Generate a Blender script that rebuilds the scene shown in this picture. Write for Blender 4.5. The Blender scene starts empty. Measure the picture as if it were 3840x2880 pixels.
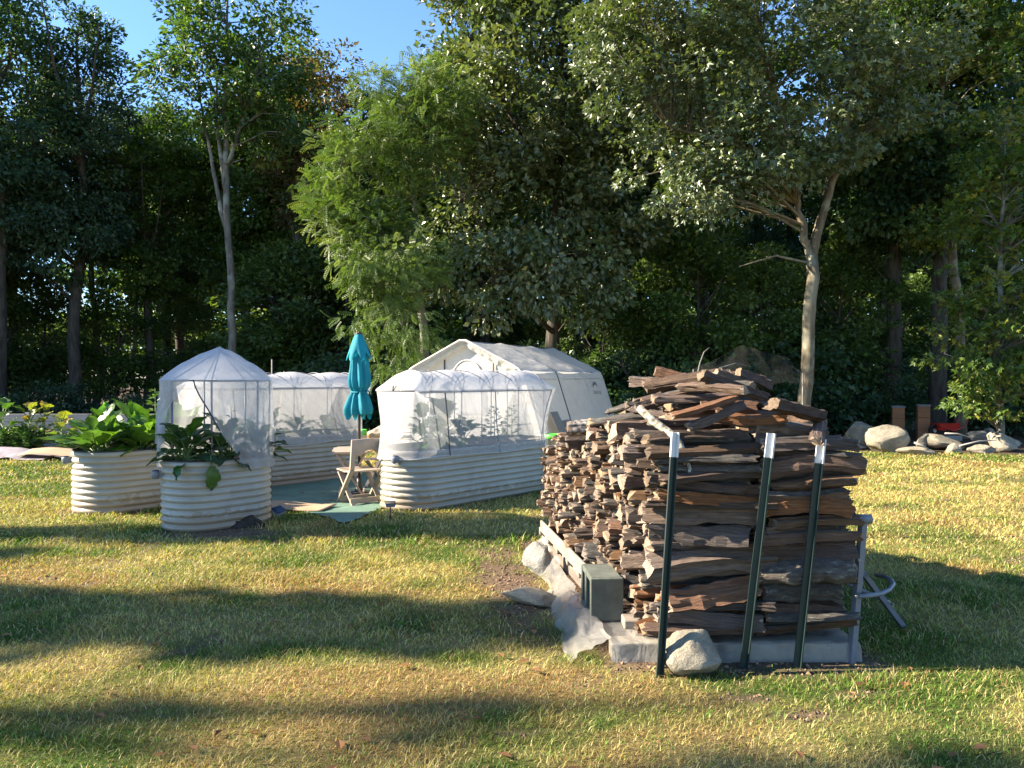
import bpy, math, random
import numpy as np
from mathutils import Vector, Matrix
R = math.radians
rng = np.random.default_rng(7)
random.seed(7)
scene = bpy.context.scene
COL = scene.collection

# ---------------------------------------------------------------- camera, sky, sun, exposure
EYE, FPX, HORIZON = 1.55, 2880.0, 1410.0          # eye height in metres, focal length and horizon row in photo pixels
cam_data = bpy.data.cameras.new('camera')
cam_data.sensor_width = 36.0
cam_data.lens = 36.0 * FPX / 3840.0
cam_data.clip_start, cam_data.clip_end = 0.1, 2000.0
cam = bpy.data.objects.new('camera', cam_data)
COL.objects.link(cam)
cam.location = (0, 0, EYE)
cam.rotation_euler = (R(90) - math.atan((1440 - HORIZON) / FPX), 0, 0)
scene.camera = cam

SUN_EL = R(29.0)
sun_travel = Vector((1.0, 0.03, -math.tan(SUN_EL))).normalized()
to_sun = -sun_travel
world = bpy.data.worlds.new('World')
scene.world = world
world.use_nodes = True
wn = world.node_tree.nodes
bg = wn['Background']
sky = wn.new('ShaderNodeTexSky')
sky.sky_type = 'NISHITA'
sky.sun_disc = False
sky.sun_elevation = SUN_EL
sky.sun_rotation = math.atan2(to_sun.x, to_sun.y)
sky.air_density, sky.dust_density, sky.ozone_density = 1.0, 0.0, 6.0
world.node_tree.links.new(sky.outputs[0], bg.inputs[0])
bg.inputs[1].default_value = 0.085
sd = bpy.data.lights.new('sun', 'SUN')
sd.energy, sd.angle, sd.color = 5.0, R(0.53), (1.0, 0.88, 0.70)
sun = bpy.data.objects.new('sun', sd)
COL.objects.link(sun)
sun.rotation_euler = sun_travel.to_track_quat('-Z', 'Y').to_euler()
sun.location = (-20, 0, 25)
scene.view_settings.view_transform = 'Standard'
scene.view_settings.look = 'None'
scene.view_settings.gamma = 1.0
scene.view_settings.use_curve_mapping = False
scene.view_settings.exposure = 2.1
scene.render.engine = 'CYCLES'
cy = scene.cycles
cy.use_denoising = True
cy.max_bounces, cy.diffuse_bounces, cy.glossy_bounces, cy.transmission_bounces = 6, 3, 2, 4
cy.transparent_max_bounces = 24
cy.sample_clamp_indirect = 6.0
cy.caustics_reflective = cy.caustics_refractive = False

# ---------------------------------------------------------------- helpers
def at(px, py, depth):
    """photo pixel seen at a given depth -> world point"""
    return Vector(((px - 1920.0) / FPX * depth, depth, EYE - (py - HORIZON) / FPX * depth))

def ground(px, py):
    d = EYE * FPX / (py - HORIZON)
    return Vector(((px - 1920.0) / FPX * d, d, 0.0))

def link(o, parent=None):
    COL.objects.link(o)
    if parent is not None:
        o.parent = parent
    return o

def tag(o, label=None, cat=None, group=None, kind=None):
    if label: o['label'] = label
    if cat: o['category'] = cat
    if group: o['group'] = group
    if kind: o['kind'] = kind
    return o

def empty(name, loc=(0, 0, 0), rz=0.0):
    o = bpy.data.objects.new(name, None)
    o.empty_display_size = 0.2
    o.location = loc
    o.rotation_euler = (0, 0, rz)
    COL.objects.link(o)
    return o

def obj(name, mesh, parent=None, loc=None, rot=None, scale=None):
    o = bpy.data.objects.new(name, mesh)
    if loc is not None: o.location = loc
    if rot is not None: o.rotation_euler = rot
    if scale is not None: o.scale = scale
    return link(o, parent)

def fast_mesh(name, verts, faces, mats, cols=None, midx=None, smooth=False):
    """verts (N,3), faces (M,k) with one k; cols per vertex (N,3)"""
    verts = np.asarray(verts, dtype=np.float32)
    faces = np.asarray(faces, dtype=np.int32)
    me = bpy.data.meshes.new(name)
    n, (m, k) = len(verts), faces.shape
    me.vertices.add(n)
    me.vertices.foreach_set('co', verts.ravel())
    me.loops.add(m * k)
    me.loops.foreach_set('vertex_index', faces.ravel())
    me.polygons.add(m)
    me.polygons.foreach_set('loop_start', np.arange(0, m * k, k, dtype=np.int32))
    me.polygons.foreach_set('loop_total', np.full(m, k, dtype=np.int32))
    if midx is not None:
        me.polygons.foreach_set('material_index', np.asarray(midx, dtype=np.int32))
    me.polygons.foreach_set('use_smooth', np.full(m, smooth, dtype=bool))
    for mt in (mats if isinstance(mats, (list, tuple)) else [mats]):
        me.materials.append(mt)
    if cols is not None:
        ca = me.color_attributes.new('Col', 'FLOAT_COLOR', 'POINT')
        c4 = np.ones((n, 4), dtype=np.float32)
        c4[:, :3] = cols
        ca.data.foreach_set('color', c4.ravel())
    me.update(calc_edges=True)
    return me

class MB:
    """collects shapes into one mesh"""
    def __init__(self):
        self.v, self.f, self.m, self.s = [], [], [], []
    def add(self, vs, fs, mi=0, smooth=False):
        b = len(self.v)
        self.v += [tuple(p) for p in vs]
        for f in fs:
            self.f.append(tuple(i + b for i in f)); self.m.append(mi); self.s.append(smooth)
        return self
    def hexa(self, p, mi=0):
        """8 corner points: bottom 4 ccw, top 4 ccw"""
        return self.add(p, [(3, 2, 1, 0), (4, 5, 6, 7), (0, 1, 5, 4), (1, 2, 6, 5), (2, 3, 7, 6), (3, 0, 4, 7)], mi)
    def box(self, c, s, rz=0.0, mi=0):
        cx, cy_, cz = c; a, b, h = s[0] / 2, s[1] / 2, s[2] / 2
        co, si = math.cos(rz), math.sin(rz)
        P = []
        for z in (-h, h):
            for x, y in ((-a, -b), (a, -b), (a, b), (-a, b)):
                P.append((cx + x * co - y * si, cy_ + x * si + y * co, cz + z))
        return self.hexa(P, mi)
    def bar(self, p0, p1, w, h, up=(0, 0, 1), mi=0):
        """rectangular bar between two points"""
        p0, p1, up = Vector(p0), Vector(p1), Vector(up)
        d = (p1 - p0).normalized()
        sx = d.cross(up)
        if sx.length < 1e-4: sx = d.cross(Vector((1, 0, 0)))
        sx.normalize(); sy = sx.cross(d)
        P = [q + sx * (a * w / 2) + sy * (b * h / 2) for q in (p0, p1) for a, b in ((-1, -1), (1, -1), (1, 1), (-1, 1))]
        return self.hexa(P, mi)
    def tube(self, pts, rad, seg=8, mi=0, caps=True, smooth=True):
        pts = [Vector(p) for p in pts]
        n = len(pts)
        rads = rad if isinstance(rad, (list, tuple)) else [rad] * n
        vs, fs = [], []
        t0 = (pts[1] - pts[0]).normalized()
        ref = Vector((1, 0, 0)) if abs(t0.x) < 0.8 else Vector((0, 1, 0))
        for i in range(n):
            t = (pts[min(i + 1, n - 1)] - pts[max(i - 1, 0)]).normalized()
            ax = t.cross(ref)
            if ax.length < 1e-4: ax = t.orthogonal()
            ax.normalize(); ay = t.cross(ax)
            ref = ax.cross(t) if False else ref
            for k in range(seg):
                a = 2 * math.pi * k / seg
                vs.append(pts[i] + (ax * math.cos(a) + ay * math.sin(a)) * rads[i])
        for i in range(n - 1):
            for k in range(seg):
                k2 = (k + 1) % seg
                fs.append((i * seg + k, i * seg + k2, (i + 1) * seg + k2, (i + 1) * seg + k))
        self.add(vs, fs, mi, smooth)
        if caps:
            b = len(self.v) - len(vs)
            self.f.append(tuple(b + k for k in reversed(range(seg)))); self.m.append(mi); self.s.append(False)
            self.f.append(tuple(b + (n - 1) * seg + k for k in range(seg))); self.m.append(mi); self.s.append(False)
        return self
    def lathe(self, prof, seg=24, c=(0, 0, 0), mi=0, smooth=True, caps=True):
        vs, fs = [], []
        for r, z in prof:
            for k in range(seg):
                a = 2 * math.pi * k / seg
                vs.append((c[0] + r * math.cos(a), c[1] + r * math.sin(a), c[2] + z))
        n = len(prof)
        for i in range(n - 1):
            for k in range(seg):
                k2 = (k + 1) % seg
                fs.append((i * seg + k, i * seg + k2, (i + 1) * seg + k2, (i + 1) * seg + k))
        self.add(vs, fs, mi, smooth)
        if caps:
            b = len(self.v) - len(vs)
            if prof[0][0] > 1e-4:
                self.f.append(tuple(b + k for k in reversed(range(seg)))); self.m.append(mi); self.s.append(False)
            if prof[-1][0] > 1e-4:
                self.f.append(tuple(b + (n - 1) * seg + k for k in range(seg))); self.m.append(mi); self.s.append(False)
        return self
    def grid(self, fn, nu, nv, mi=0, smooth=True, closed_u=False, keep=None):
        vs = [fn(i / nu, j / nv) for j in range(nv + 1) for i in range(nu + (0 if closed_u else 1))]
        w = nu if closed_u else nu + 1
        fs = []
        for j in range(nv):
            for i in range(nu):
                if keep and not keep((i + .5) / nu, (j + .5) / nv): continue
                i2 = (i + 1) % w if closed_u else i + 1
                fs.append((j * w + i, j * w + i2, (j + 1) * w + i2, (j + 1) * w + i))
        return self.add(vs, fs, mi, smooth)
    def mesh(self, name, mats):
        me = bpy.data.meshes.new(name)
        me.from_pydata(self.v, [], self.f)
        for mt in (mats if isinstance(mats, (list, tuple)) else [mats]):
            me.materials.append(mt)
        me.polygons.foreach_set('material_index', self.m)
        me.polygons.foreach_set('use_smooth', self.s)
        me.update()
        return me
    def build(self, name, mats, parent=None, **kw):
        return obj(name, self.mesh(name, mats), parent, **kw)

# smooth value noise in numpy / python
_lat = np.random.default_rng(3).random((64, 64, 64)).astype(np.float32)
def vnoise(x, y, z=0.0):
    x, y, z = np.broadcast_arrays(np.asarray(x, float), np.asarray(y, float), np.asarray(z, float))
    xi, yi, zi = np.floor(x).astype(int), np.floor(y).astype(int), np.floor(z).astype(int)
    fx, fy, fz = x - xi, y - yi, z - zi
    fx, fy, fz = fx * fx * (3 - 2 * fx), fy * fy * (3 - 2 * fy), fz * fz * (3 - 2 * fz)
    out = 0
    for a in (0, 1):
        for b in (0, 1):
            for c in (0, 1):
                w = (fx if a else 1 - fx) * (fy if b else 1 - fy) * (fz if c else 1 - fz)
                out = out + w * _lat[(xi + a) % 64, (yi + b) % 64, (zi + c) % 64]
    return out
def fbm(x, y, z=0.0, o=3):
    s, a, t = 0, 1.0, 0
    for i in range(o):
        s = s + a * vnoise(np.asarray(x) * 2 ** i + 17.3 * i, np.asarray(y) * 2 ** i + 5.1 * i, np.asarray(z) * 2 ** i)
        t += a; a *= .5
    return s / t
def n1(*a):
    return float(vnoise(*a)) * 2 - 1

# ---------------------------------------------------------------- materials
def new_mat(name):
    m = bpy.data.materials.new(name)
    m.use_nodes = True
    nt = m.node_tree
    return m, nt, nt.nodes, nt.links, nt.nodes['Principled BSDF'], nt.nodes['Material Output']

def ramp(n, l, src, stops):
    r = n.new('ShaderNodeValToRGB')
    el = r.color_ramp.elements
    while len(el) < len(stops): el.new(0.5)
    for e, (p, c) in zip(el, stops):
        e.position = p; e.color = (*c, 1)
    l.new(src, r.inputs[0])
    return r.outputs[0]

def tex(n, l, kind, scale, vec=None, **kw):
    t = n.new(kind)
    t.inputs['Scale'].default_value = scale
    for k, v in kw.items():
        t.inputs[k.replace('_', ' ')].default_value = v
    if vec is not None: l.new(vec, t.inputs['Vector'])
    return t

def coords(n, l, scale=(1, 1, 1), kind='Object', jitter=True):
    tc = n.new('ShaderNodeTexCoord')
    mp = n.new('ShaderNodeMapping')
    mp.inputs['Scale'].default_value = scale
    l.new(tc.outputs[kind], mp.inputs['Vector'])
    if jitter:
        oi = n.new('ShaderNodeObjectInfo')
        mu = n.new('ShaderNodeMath'); mu.operation = 'MULTIPLY'; mu.inputs[1].default_value = 37.0
        l.new(oi.outputs['Random'], mu.inputs[0])
        l.new(mu.outputs[0], mp.inputs['Location'])
    return mp.outputs[0]

def bump(n, l, src, bsdf, strength=.3, dist=.01):
    b = n.new('ShaderNodeBump')
    b.inputs['Strength'].default_value = strength
    b.inputs['Distance'].default_value = dist
    l.new(src, b.inputs['Height'])
    l.new(b.outputs[0], bsdf.inputs['Normal'])

def hsv_jitter(n, l, col, amt=.25, sat=.15):
    oi = n.new('ShaderNodeObjectInfo')
    mr = n.new('ShaderNodeMapRange')
    mr.inputs['To Min'].default_value = 1 - amt; mr.inputs['To Max'].default_value = 1 + amt
    l.new(oi.outputs['Random'], mr.inputs[0])
    h = n.new('ShaderNodeHueSaturation')
    l.new(mr.outputs[0], h.inputs['Value'])
    fr = n.new('ShaderNodeMath'); fr.operation = 'FRACT'
    mu = n.new('ShaderNodeMath'); mu.operation = 'MULTIPLY'; mu.inputs[1].default_value = 13.7
    l.new(oi.outputs['Random'], mu.inputs[0]); l.new(mu.outputs[0], fr.inputs[0])
    m2 = n.new('ShaderNodeMapRange')
    m2.inputs['To Min'].default_value = 1 - sat; m2.inputs['To Max'].default_value = 1 + sat
    l.new(fr.outputs[0], m2.inputs[0]); l.new(m2.outputs[0], h.inputs['Saturation'])
    l.new(col, h.inputs['Color'])
    return h.outputs[0]

def plain(name, c1, c2=None, rough=.6, scale=6.0, bmp=.15, metal=0.0, stretch=(1, 1, 1), spec=.5, detail=5.0, bdist=.004, jit=0.0):
    m, nt, n, l, p, o = new_mat(name)
    v = coords(n, l, stretch)
    t = tex(n, l, 'ShaderNodeTexNoise', scale, v, Detail=detail, Roughness=.6)
    c2 = c2 or tuple(x * .75 for x in c1)
    c = ramp(n, l, t.outputs['Fac'], [(.3, c2), (.7, c1)])
    if jit: c = hsv_jitter(n, l, c, jit)
    l.new(c, p.inputs['Base Color'])
    p.inputs['Roughness'].default_value = rough
    p.inputs['Metallic'].default_value = metal
    p.inputs['Specular IOR Level'].default_value = spec
    if bmp: 
        t2 = tex(n, l, 'ShaderNodeTexNoise', scale * 4, v, Detail=6.0)
        bump(n, l, t2.outputs['Fac'], p, bmp, bdist)
    return m

def leaf_mat(name, trans=.35, rough=.45, spec=.5, val=1.0, tint=(1.25, 1.35, .55)):
    """thin leaf: reflecting and letting light through; colour comes from the leaf's own vertex colour"""
    m, nt, n, l, p, o = new_mat(name)
    a = n.new('ShaderNodeVertexColor'); a.layer_name = 'Col'
    c = a.outputs['Color']
    c = hsv_jitter(n, l, c, .12, .08)
    l.new(c, p.inputs['Base Color'])
    p.inputs['Roughness'].default_value = rough
    p.inputs['Specular IOR Level'].default_value = spec
    tr = n.new('ShaderNodeBsdfTranslucent')
    mu = n.new('ShaderNodeMix'); mu.data_type = 'RGBA'; mu.blend_type = 'MULTIPLY'; mu.inputs[0].default_value = 1.0
    mu.inputs[7].default_value = (*tint, 1)
    l.new(c, mu.inputs[6]); l.new(mu.outputs[2], tr.inputs['Color'])
    mx = n.new('ShaderNodeMixShader'); mx.inputs[0].default_value = trans
    l.new(p.outputs[0], mx.inputs[1]); l.new(tr.outputs[0], mx.inputs[2]); l.new(mx.outputs[0], o.inputs['Surface'])
    return m

def sheet_mat(name, col, alpha, trans=.5, rough=.6, scale=30.0, crease=.0):
    """woven net or film: share `alpha` of the light meets the threads, the rest passes straight through"""
    m, nt, n, l, p, o = new_mat(name)
    v = coords(n, l, jitter=False)
    t = tex(n, l, 'ShaderNodeTexNoise', scale, v, Detail=4.0)
    c = ramp(n, l, t.outputs['Fac'], [(.3, tuple(x * .9 for x in col)), (.7, col)])
    l.new(c, p.inputs['Base Color'])
    p.inputs['Roughness'].default_value = rough
    tr = n.new('ShaderNodeBsdfTranslucent'); l.new(c, tr.inputs['Color'])
    mx = n.new('ShaderNodeMixShader'); mx.inputs[0].default_value = trans
    l.new(p.outputs[0], mx.inputs[1]); l.new(tr.outputs[0], mx.inputs[2])
    src = mx.outputs[0]
    if crease:
        bump(n, l, tex(n, l, 'ShaderNodeTexNoise', 6, v, Detail=5.0, Distortion=1.2).outputs['Fac'], p, crease, .05)
    if alpha < 1:
        tp = n.new('ShaderNodeBsdfTransparent')
        m2 = n.new('ShaderNodeMixShader')
        t3 = tex(n, l, 'ShaderNodeTexNoise', 5.0, v, Detail=3.0)
        mr = n.new('ShaderNodeMapRange')
        mr.inputs['To Min'].default_value = alpha - .1; mr.inputs['To Max'].default_value = min(1, alpha + .1)
        l.new(t3.outputs['Fac'], mr.inputs[0]); l.new(mr.outputs[0], m2.inputs[0])
        l.new(tp.outputs[0], m2.inputs[1]); l.new(src, m2.inputs[2]); src = m2.outputs[0]
    l.new(src, o.inputs['Surface'])
    return m

M = {}
# ground: colour painted per vertex is the soil or turf itself
def ground_mat():
    m, nt, n, l, p, o = new_mat('ground_soil')
    a = n.new('ShaderNodeVertexColor'); a.layer_name = 'Col'
    v = coords(n, l, jitter=False)
    t = tex(n, l, 'ShaderNodeTexNoise', 22, v, Detail=8.0, Roughness=.7)
    c = ramp(n, l, t.outputs['Fac'], [(.25, (.55, .52, .5)), (.5, (.95, .95, .95)), (.75, (1.35, 1.3, 1.2))])
    mu = n.new('ShaderNodeMix'); mu.data_type = 'RGBA'; mu.blend_type = 'MULTIPLY'; mu.inputs[0].default_value = 1.0
    l.new(a.outputs['Color'], mu.inputs[6]); l.new(c, mu.inputs[7]); l.new(mu.outputs[2], p.inputs['Base Color'])
    p.inputs['Roughness'].default_value = .95
    p.inputs['Specular IOR Level'].default_value = .15
    t2 = tex(n, l, 'ShaderNodeTexNoise', 60, v, Detail=8.0, Roughness=.7)
    bump(n, l, t2.outputs['Fac'], p, .8, .03)
    return m
M['ground'] = ground_mat()
M['grass'] = leaf_mat('grass_blade', .3, .6, .25)
M['leaf'] = leaf_mat('forest_leaf', .42, .42, .5)
M['oak_leaf'] = leaf_mat('oak_leaf', .30, .38, 1.0)
M['bright_leaf'] = leaf_mat('bright_leaf', .38, .45, .5, tint=(1.2, 1.25, .65))
M['veg_leaf'] = leaf_mat('vegetable_leaf', .35, .4, .5)

def bark_mat(name, c1, c2, lich=None, scale=9.0):
    m, nt, n, l, p, o = new_mat(name)
    v = coords(n, l, (1, 1, .22))
    t = tex(n, l, 'ShaderNodeTexNoise', scale, v, Detail=8.0, Roughness=.65)
    c = ramp(n, l, t.outputs['Fac'], [(.32, c2), (.62, c1)])
    if lich:
        v2 = coords(n, l)
        t3 = tex(n, l, 'ShaderNodeTexNoise', 2.6, v2, Detail=6.0)
        f = ramp(n, l, t3.outputs['Fac'], [(.52, (0, 0, 0)), (.62, (1, 1, 1))])
        mx = n.new('ShaderNodeMix'); mx.data_type = 'RGBA'
        l.new(f, mx.inputs[0]); l.new(c, mx.inputs[6]); mx.inputs[7].default_value = (*lich, 1); c = mx.outputs[2]
    l.new(c, p.inputs['Base Color'])
    p.inputs['Roughness'].default_value = .9
    p.inputs['Specular IOR Level'].default_value = .2
    bump(n, l, t.outputs['Fac'], p, .9, .03)
    return m
M['bark_dark'] = bark_mat('dark_bark', (.10, .085, .07), (.03, .026, .022))
M['bark_grey'] = bark_mat('grey_bark', (.20, .185, .155), (.07, .062, .052), (.25, .255, .22))
M['bark_oak'] = bark_mat('oak_bark', (.19, .155, .105), (.075, .06, .042), (.22, .20, .145), 6.0)

def wood_mats():
    # split, weathered face of firewood: grain runs along the log (local x)
    for key, c in (('split_grey', [(.25, (.052, .036, .030)), (.5, (.130, .090, .072)), (.78, (.25, .185, .148))]),
                   ('split_brown', [(.25, (.055, .034, .022)), (.5, (.140, .086, .054)), (.80, (.29, .19, .12))]),
                   ('split_red', [(.25, (.08, .036, .02)), (.5, (.18, .088, .047)), (.80, (.32, .18, .105))])):
        m, nt, n, l, p, o = new_mat('firewood_' + key)
        v = coords(n, l, (.8, 2.6, 2.6))
        t = tex(n, l, 'ShaderNodeTexNoise', 3.2, v, Detail=9.0, Roughness=.68, Distortion=.4)
        cc = ramp(n, l, t.outputs['Fac'], c)
        cc = hsv_jitter(n, l, cc, .38, .3)
        l.new(cc, p.inputs['Base Color'])
        p.inputs['Roughness'].default_value = .8
        p.inputs['Specular IOR Level'].default_value = .3
        v2 = coords(n, l, (1.2, 7, 7))
        t2 = tex(n, l, 'ShaderNodeTexNoise', 2.0, v2, Detail=7.0, Roughness=.7)
        bump(n, l, t2.outputs['Fac'], p, 1.0, .03)
        M[key] = m
    m, nt, n, l, p, o = new_mat('firewood_bark')
    v = coords(n, l, (2.2, 2.6, 2.6))
    t = tex(n, l, 'ShaderNodeTexNoise', 3.0, v, Detail=9.0, Roughness=.7)
    cc = ramp(n, l, t.outputs['Fac'], [(.3, (.025, .021, .018)), (.55, (.085, .072, .06)), (.8, (.17, .15, .125))])
    v3 = coords(n, l, (3, 2, 2))
    t3 = tex(n, l, 'ShaderNodeTexNoise', 2.2, v3, Detail=8.0, Roughness=.7)
    f = ramp(n, l, t3.outputs['Fac'], [(.57, (0, 0, 0)), (.66, (.8, .8, .8))])
    mx = n.new('ShaderNodeMix'); mx.data_type = 'RGBA'
    l.new(f, mx.inputs[0]); l.new(cc, mx.inputs[6]); mx.inputs[7].default_value = (.23, .25, .21, 1)
    l.new(hsv_jitter(n, l, mx.outputs[2], .3, .2), p.inputs['Base Color'])
    p.inputs['Roughness'].default_value = .92
    bump(n, l, t.outputs['Fac'], p, 1.0, .02)
    M['log_bark'] = m
    m, nt, n, l, p, o = new_mat('firewood_birch_bark')
    v = coords(n, l, (9, 1.5, 1.5))
    t = tex(n, l, 'ShaderNodeTexNoise', 2.6, v, Detail=6.0, Roughness=.6)
    cc = ramp(n, l, t.outputs['Fac'], [(.42, (.05, .042, .036)), (.54, (.20, .17, .145)), (.64, (.42, .38, .34))])
    l.new(cc, p.inputs['Base Color']); p.inputs['Roughness'].default_value = .7
    bump(n, l, t.outputs['Fac'], p, .5, .01)
    M['birch'] = m
    m, nt, n, l, p, o = new_mat('firewood_cut_end')
    v = coords(n, l, (0.0, 1, 1))
    w = n.new('ShaderNodeTexWave'); w.wave_type = 'RINGS'; w.rings_direction = 'X'
    w.inputs['Scale'].default_value = 5.0; w.inputs['Distortion'].default_value = 3.0; w.inputs['Detail'].default_value = 4.0
    l.new(v, w.inputs['Vector'])
    v2 = coords(n, l, (1, 5, 5))
    t = tex(n, l, 'ShaderNodeTexNoise', 2.5, v2, Detail=8.0, Roughness=.7)
    mxf = n.new('ShaderNodeMath'); mxf.operation = 'MULTIPLY_ADD'; mxf.inputs[1].default_value = .35
    l.new(w.outputs['Fac'], mxf.inputs[0]); l.new(t.outputs['Fac'], mxf.inputs[2])
    cc = ramp(n, l, mxf.outputs[0], [(.38, (.06, .042, .031)), (.66, (.20, .142, .098)), (.95, (.38, .28, .19))])
    l.new(hsv_jitter(n, l, cc, .38, .25), p.inputs['Base Color'])
    p.inputs['Roughness'].default_value = .9
    bump(n, l, t.outputs['Fac'], p, .7, .012)
    M['log_end'] = m
wood_mats()

def stone_mat(name, c1, c2, moss=None, scale=3.0):
    m, nt, n, l, p, o = new_mat(name)
    v = coords(n, l)
    t = tex(n, l, 'ShaderNodeTexNoise', scale, v, Detail=10.0, Roughness=.68)
    c = ramp(n, l, t.outputs['Fac'], [(.3, c2), (.68, c1)])
    t2 = tex(n, l, 'ShaderNodeTexNoise', scale * 14, v, Detail=5.0, Roughness=.7)
    sp = ramp(n, l, t2.outputs['Fac'], [(.35, (.7, .7, .7)), (.6, (1.1, 1.1, 1.1))])
    mu = n.new('ShaderNodeMix'); mu.data_type = 'RGBA'; mu.blend_type = 'MULTIPLY'; mu.inputs[0].default_value = 1.0
    l.new(c, mu.inputs[6]); l.new(sp, mu.inputs[7])
    l.new(hsv_jitter(n, l, mu.outputs[2], .12, .15), p.inputs['Base Color'])
    p.inputs['Roughness'].default_value = .9
    p.inputs['Specular IOR Level'].default_value = .25
    bump(n, l, t.outputs['Fac'], p, .9, .05)
    return m
M['stone'] = stone_mat('field_stone', (.35, .31, .235), (.18, .155, .115))
M['stone_grey'] = stone_mat('grey_stone', (.30, .285, .25), (.14, .13, .115))
M['block'] = plain('concrete_block', (.115, .125, .10), (.065, .072, .058), .95, 9, .5)

def bed_mat():
    m, nt, n, l, p, o = new_mat('cream_corrugated_steel')
    v = coords(n, l)
    t = tex(n, l, 'ShaderNodeTexNoise', 4.0, v, Detail=6.0)
    c = ramp(n, l, t.outputs['Fac'], [(.35, (.31, .285, .23)), (.65, (.37, .34, .28))])
    # dust splashed up from the soil along the foot
    tc = n.new('ShaderNodeTexCoord'); sx = n.new('ShaderNodeSeparateXYZ'); l.new(tc.outputs['Object'], sx.inputs[0])
    t2 = tex(n, l, 'ShaderNodeTexNoise', 14.0, v, Detail=6.0)
    ad = n.new('ShaderNodeMath'); ad.operation = 'MULTIPLY_ADD'; ad.inputs[1].default_value = -.30
    l.new(t2.outputs['Fac'], ad.inputs[0]); l.new(sx.outputs['Z'], ad.inputs[2])
    f = ramp(n, l, ad.outputs[0], [(-.06, (.7, .7, .7)), (.02, (0, 0, 0))])
    mx = n.new('ShaderNodeMix'); mx.data_type = 'RGBA'
    l.new(f, mx.inputs[0]); l.new(c, mx.inputs[6]); mx.inputs[7].default_value = (.25, .18, .11, 1)
    l.new(mx.outputs[2], p.inputs['Base Color'])
    p.inputs['Roughness'].default_value = .38
    p.inputs['Specular IOR Level'].default_value = .5
    return m
M['bed'] = bed_mat()
M['rubber'] = plain('black_edging', (.02, .02, .022), rough=.6)
M['bolt'] = plain('zinc_bolt', (.3, .29, .26), rough=.45, metal=.7, bmp=0)
M['soil'] = plain('dark_soil', (.075, .05, .035), (.03, .02, .015), .95, 20, 1.0, bdist=.03)
M['net'] = sheet_mat('white_insect_net', (.66, .65, .65), .48, .45, .8)
M['net_roof'] = sheet_mat('white_insect_net_doubled', (.68, .68, .71), .72, .40, .8)
M['dark_net'] = sheet_mat('black_mesh', (.035, .034, .032), .16, .1, .9)
M['film'] = sheet_mat('cloudy_plastic_film', (.58, .55, .50), .42, .35, .28, crease=.5)
M['bag'] = sheet_mat('clear_bag_film', (.75, .75, .74), .40, .35, .2, crease=.6)
M['pole'] = plain('grey_steel_tube', (.16, .17, .20), rough=.4, metal=.3, bmp=0)
M['strap'] = plain('dark_webbing', (.06, .065, .08), rough=.8, bmp=.1)
M['cover'] = sheet_mat('white_shelter_fabric', (.70, .67, .615), 1.0, .38, .5, 8.0, crease=.25)
M['window_film'] = sheet_mat('shelter_screen', (.55, .55, .55), .85, .3, .5)
M['ink'] = plain('grey_print', (.16, .15, .16), rough=.7, bmp=0)
def teal():
    m, nt, n, l, p, o = new_mat('teal_canvas')
    v = coords(n, l)
    t = tex(n, l, 'ShaderNodeTexNoise', 5, v, Detail=4.0)
    c = ramp(n, l, t.outputs['Fac'], [(.3, (.0, .20, .26)), (.7, (.005, .27, .34))])
    l.new(c, p.inputs['Base Color']); p.inputs['Roughness'].default_value = .75
    tr = n.new('ShaderNodeBsdfTranslucent'); l.new(c, tr.inputs['Color'])
    mx = n.new('ShaderNodeMixShader'); mx.inputs[0].default_value = .3
    l.new(p.outputs[0], mx.inputs[1]); l.new(tr.outputs[0], mx.inputs[2]); l.new(mx.outputs[0], o.inputs['Surface'])
    bump(n, l, tex(n, l, 'ShaderNodeTexNoise', 60, v, Detail=2.0).outputs['Fac'], p, .15, .003)
    return m
M['teal'] = teal()
M['dark_metal'] = plain('dark_bronze_metal', (.05, .045, .042), rough=.4, metal=.4, bmp=0)
M['resin'] = plain('tan_resin', (.41, .325, .255), (.34, .265, .205), .5, 10, .08)
M['mat_green'] = plain('green_ground_cloth', (.13, .22, .16), (.07, .135, .10), .85, 3.5, .4)
M['post'] = plain('green_enamel', (.006, .022, .018), (.004, .014, .012), .55, 9, .1)
M['post_white'] = plain('white_enamel', (.60, .61, .62), (.44, .44, .44), .5, 14, .1)
M['grey_paint'] = plain('grey_painted_tube', (.135, .15, .18), (.105, .115, .14), .5, 8, .06)
M['plank'] = plain('weathered_plank', (.30, .25, .20), (.18, .145, .115), .85, 4, .4, stretch=(1, 6, 6))
M['plank_pale'] = plain('pale_board', (.58, .52, .45), (.42, .37, .31), .85, 4, .4, stretch=(1, 6, 6))
M['plank_grey'] = plain('grey_plank', (.36, .33, .31), (.24, .22, .2), .9, 4, .4, stretch=(.4, 5, 5))
M['cardboard'] = plain('cardboard', (.42, .29, .18), (.33, .22, .13), .9, 5, .2)
M['board'] = plain('brown_fibreboard', (.24, .20, .165), (.19, .16, .13), .85, 5, .15)
M['fabric'] = plain('purple_grey_weed_cloth', (.34, .29, .31), (.20, .17, .19), .85, 4, .3)
M['straw'] = plain('straw', (.50, .34, .13), (.30, .18, .06), .9, 30, .3)
M['white_pail'] = plain('white_plastic', (.72, .73, .73), rough=.35, bmp=0)
M['lime'] = plain('lime_plastic', (.10, .52, .06), (.09, .47, .05), .35, 4, 0)
M['hive'] = plain('cedar_box', (.36, .15, .06), (.28, .11, .045), .7, 4, .2, stretch=(1, 1, 6))
M['hive_lid'] = plain('grey_lid', (.2, .2, .2), rough=.6)
M['red'] = plain('red_paint', (.55, .03, .015), (.42, .02, .01), .4, 6, .05)
M['tyre'] = plain('black_tyre', (.02, .02, .02), rough=.8)
M['lamp'] = plain('grey_plastic_lamp', (.20, .21, .24), (.16, .17, .19), .35, 6, 0)
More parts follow.
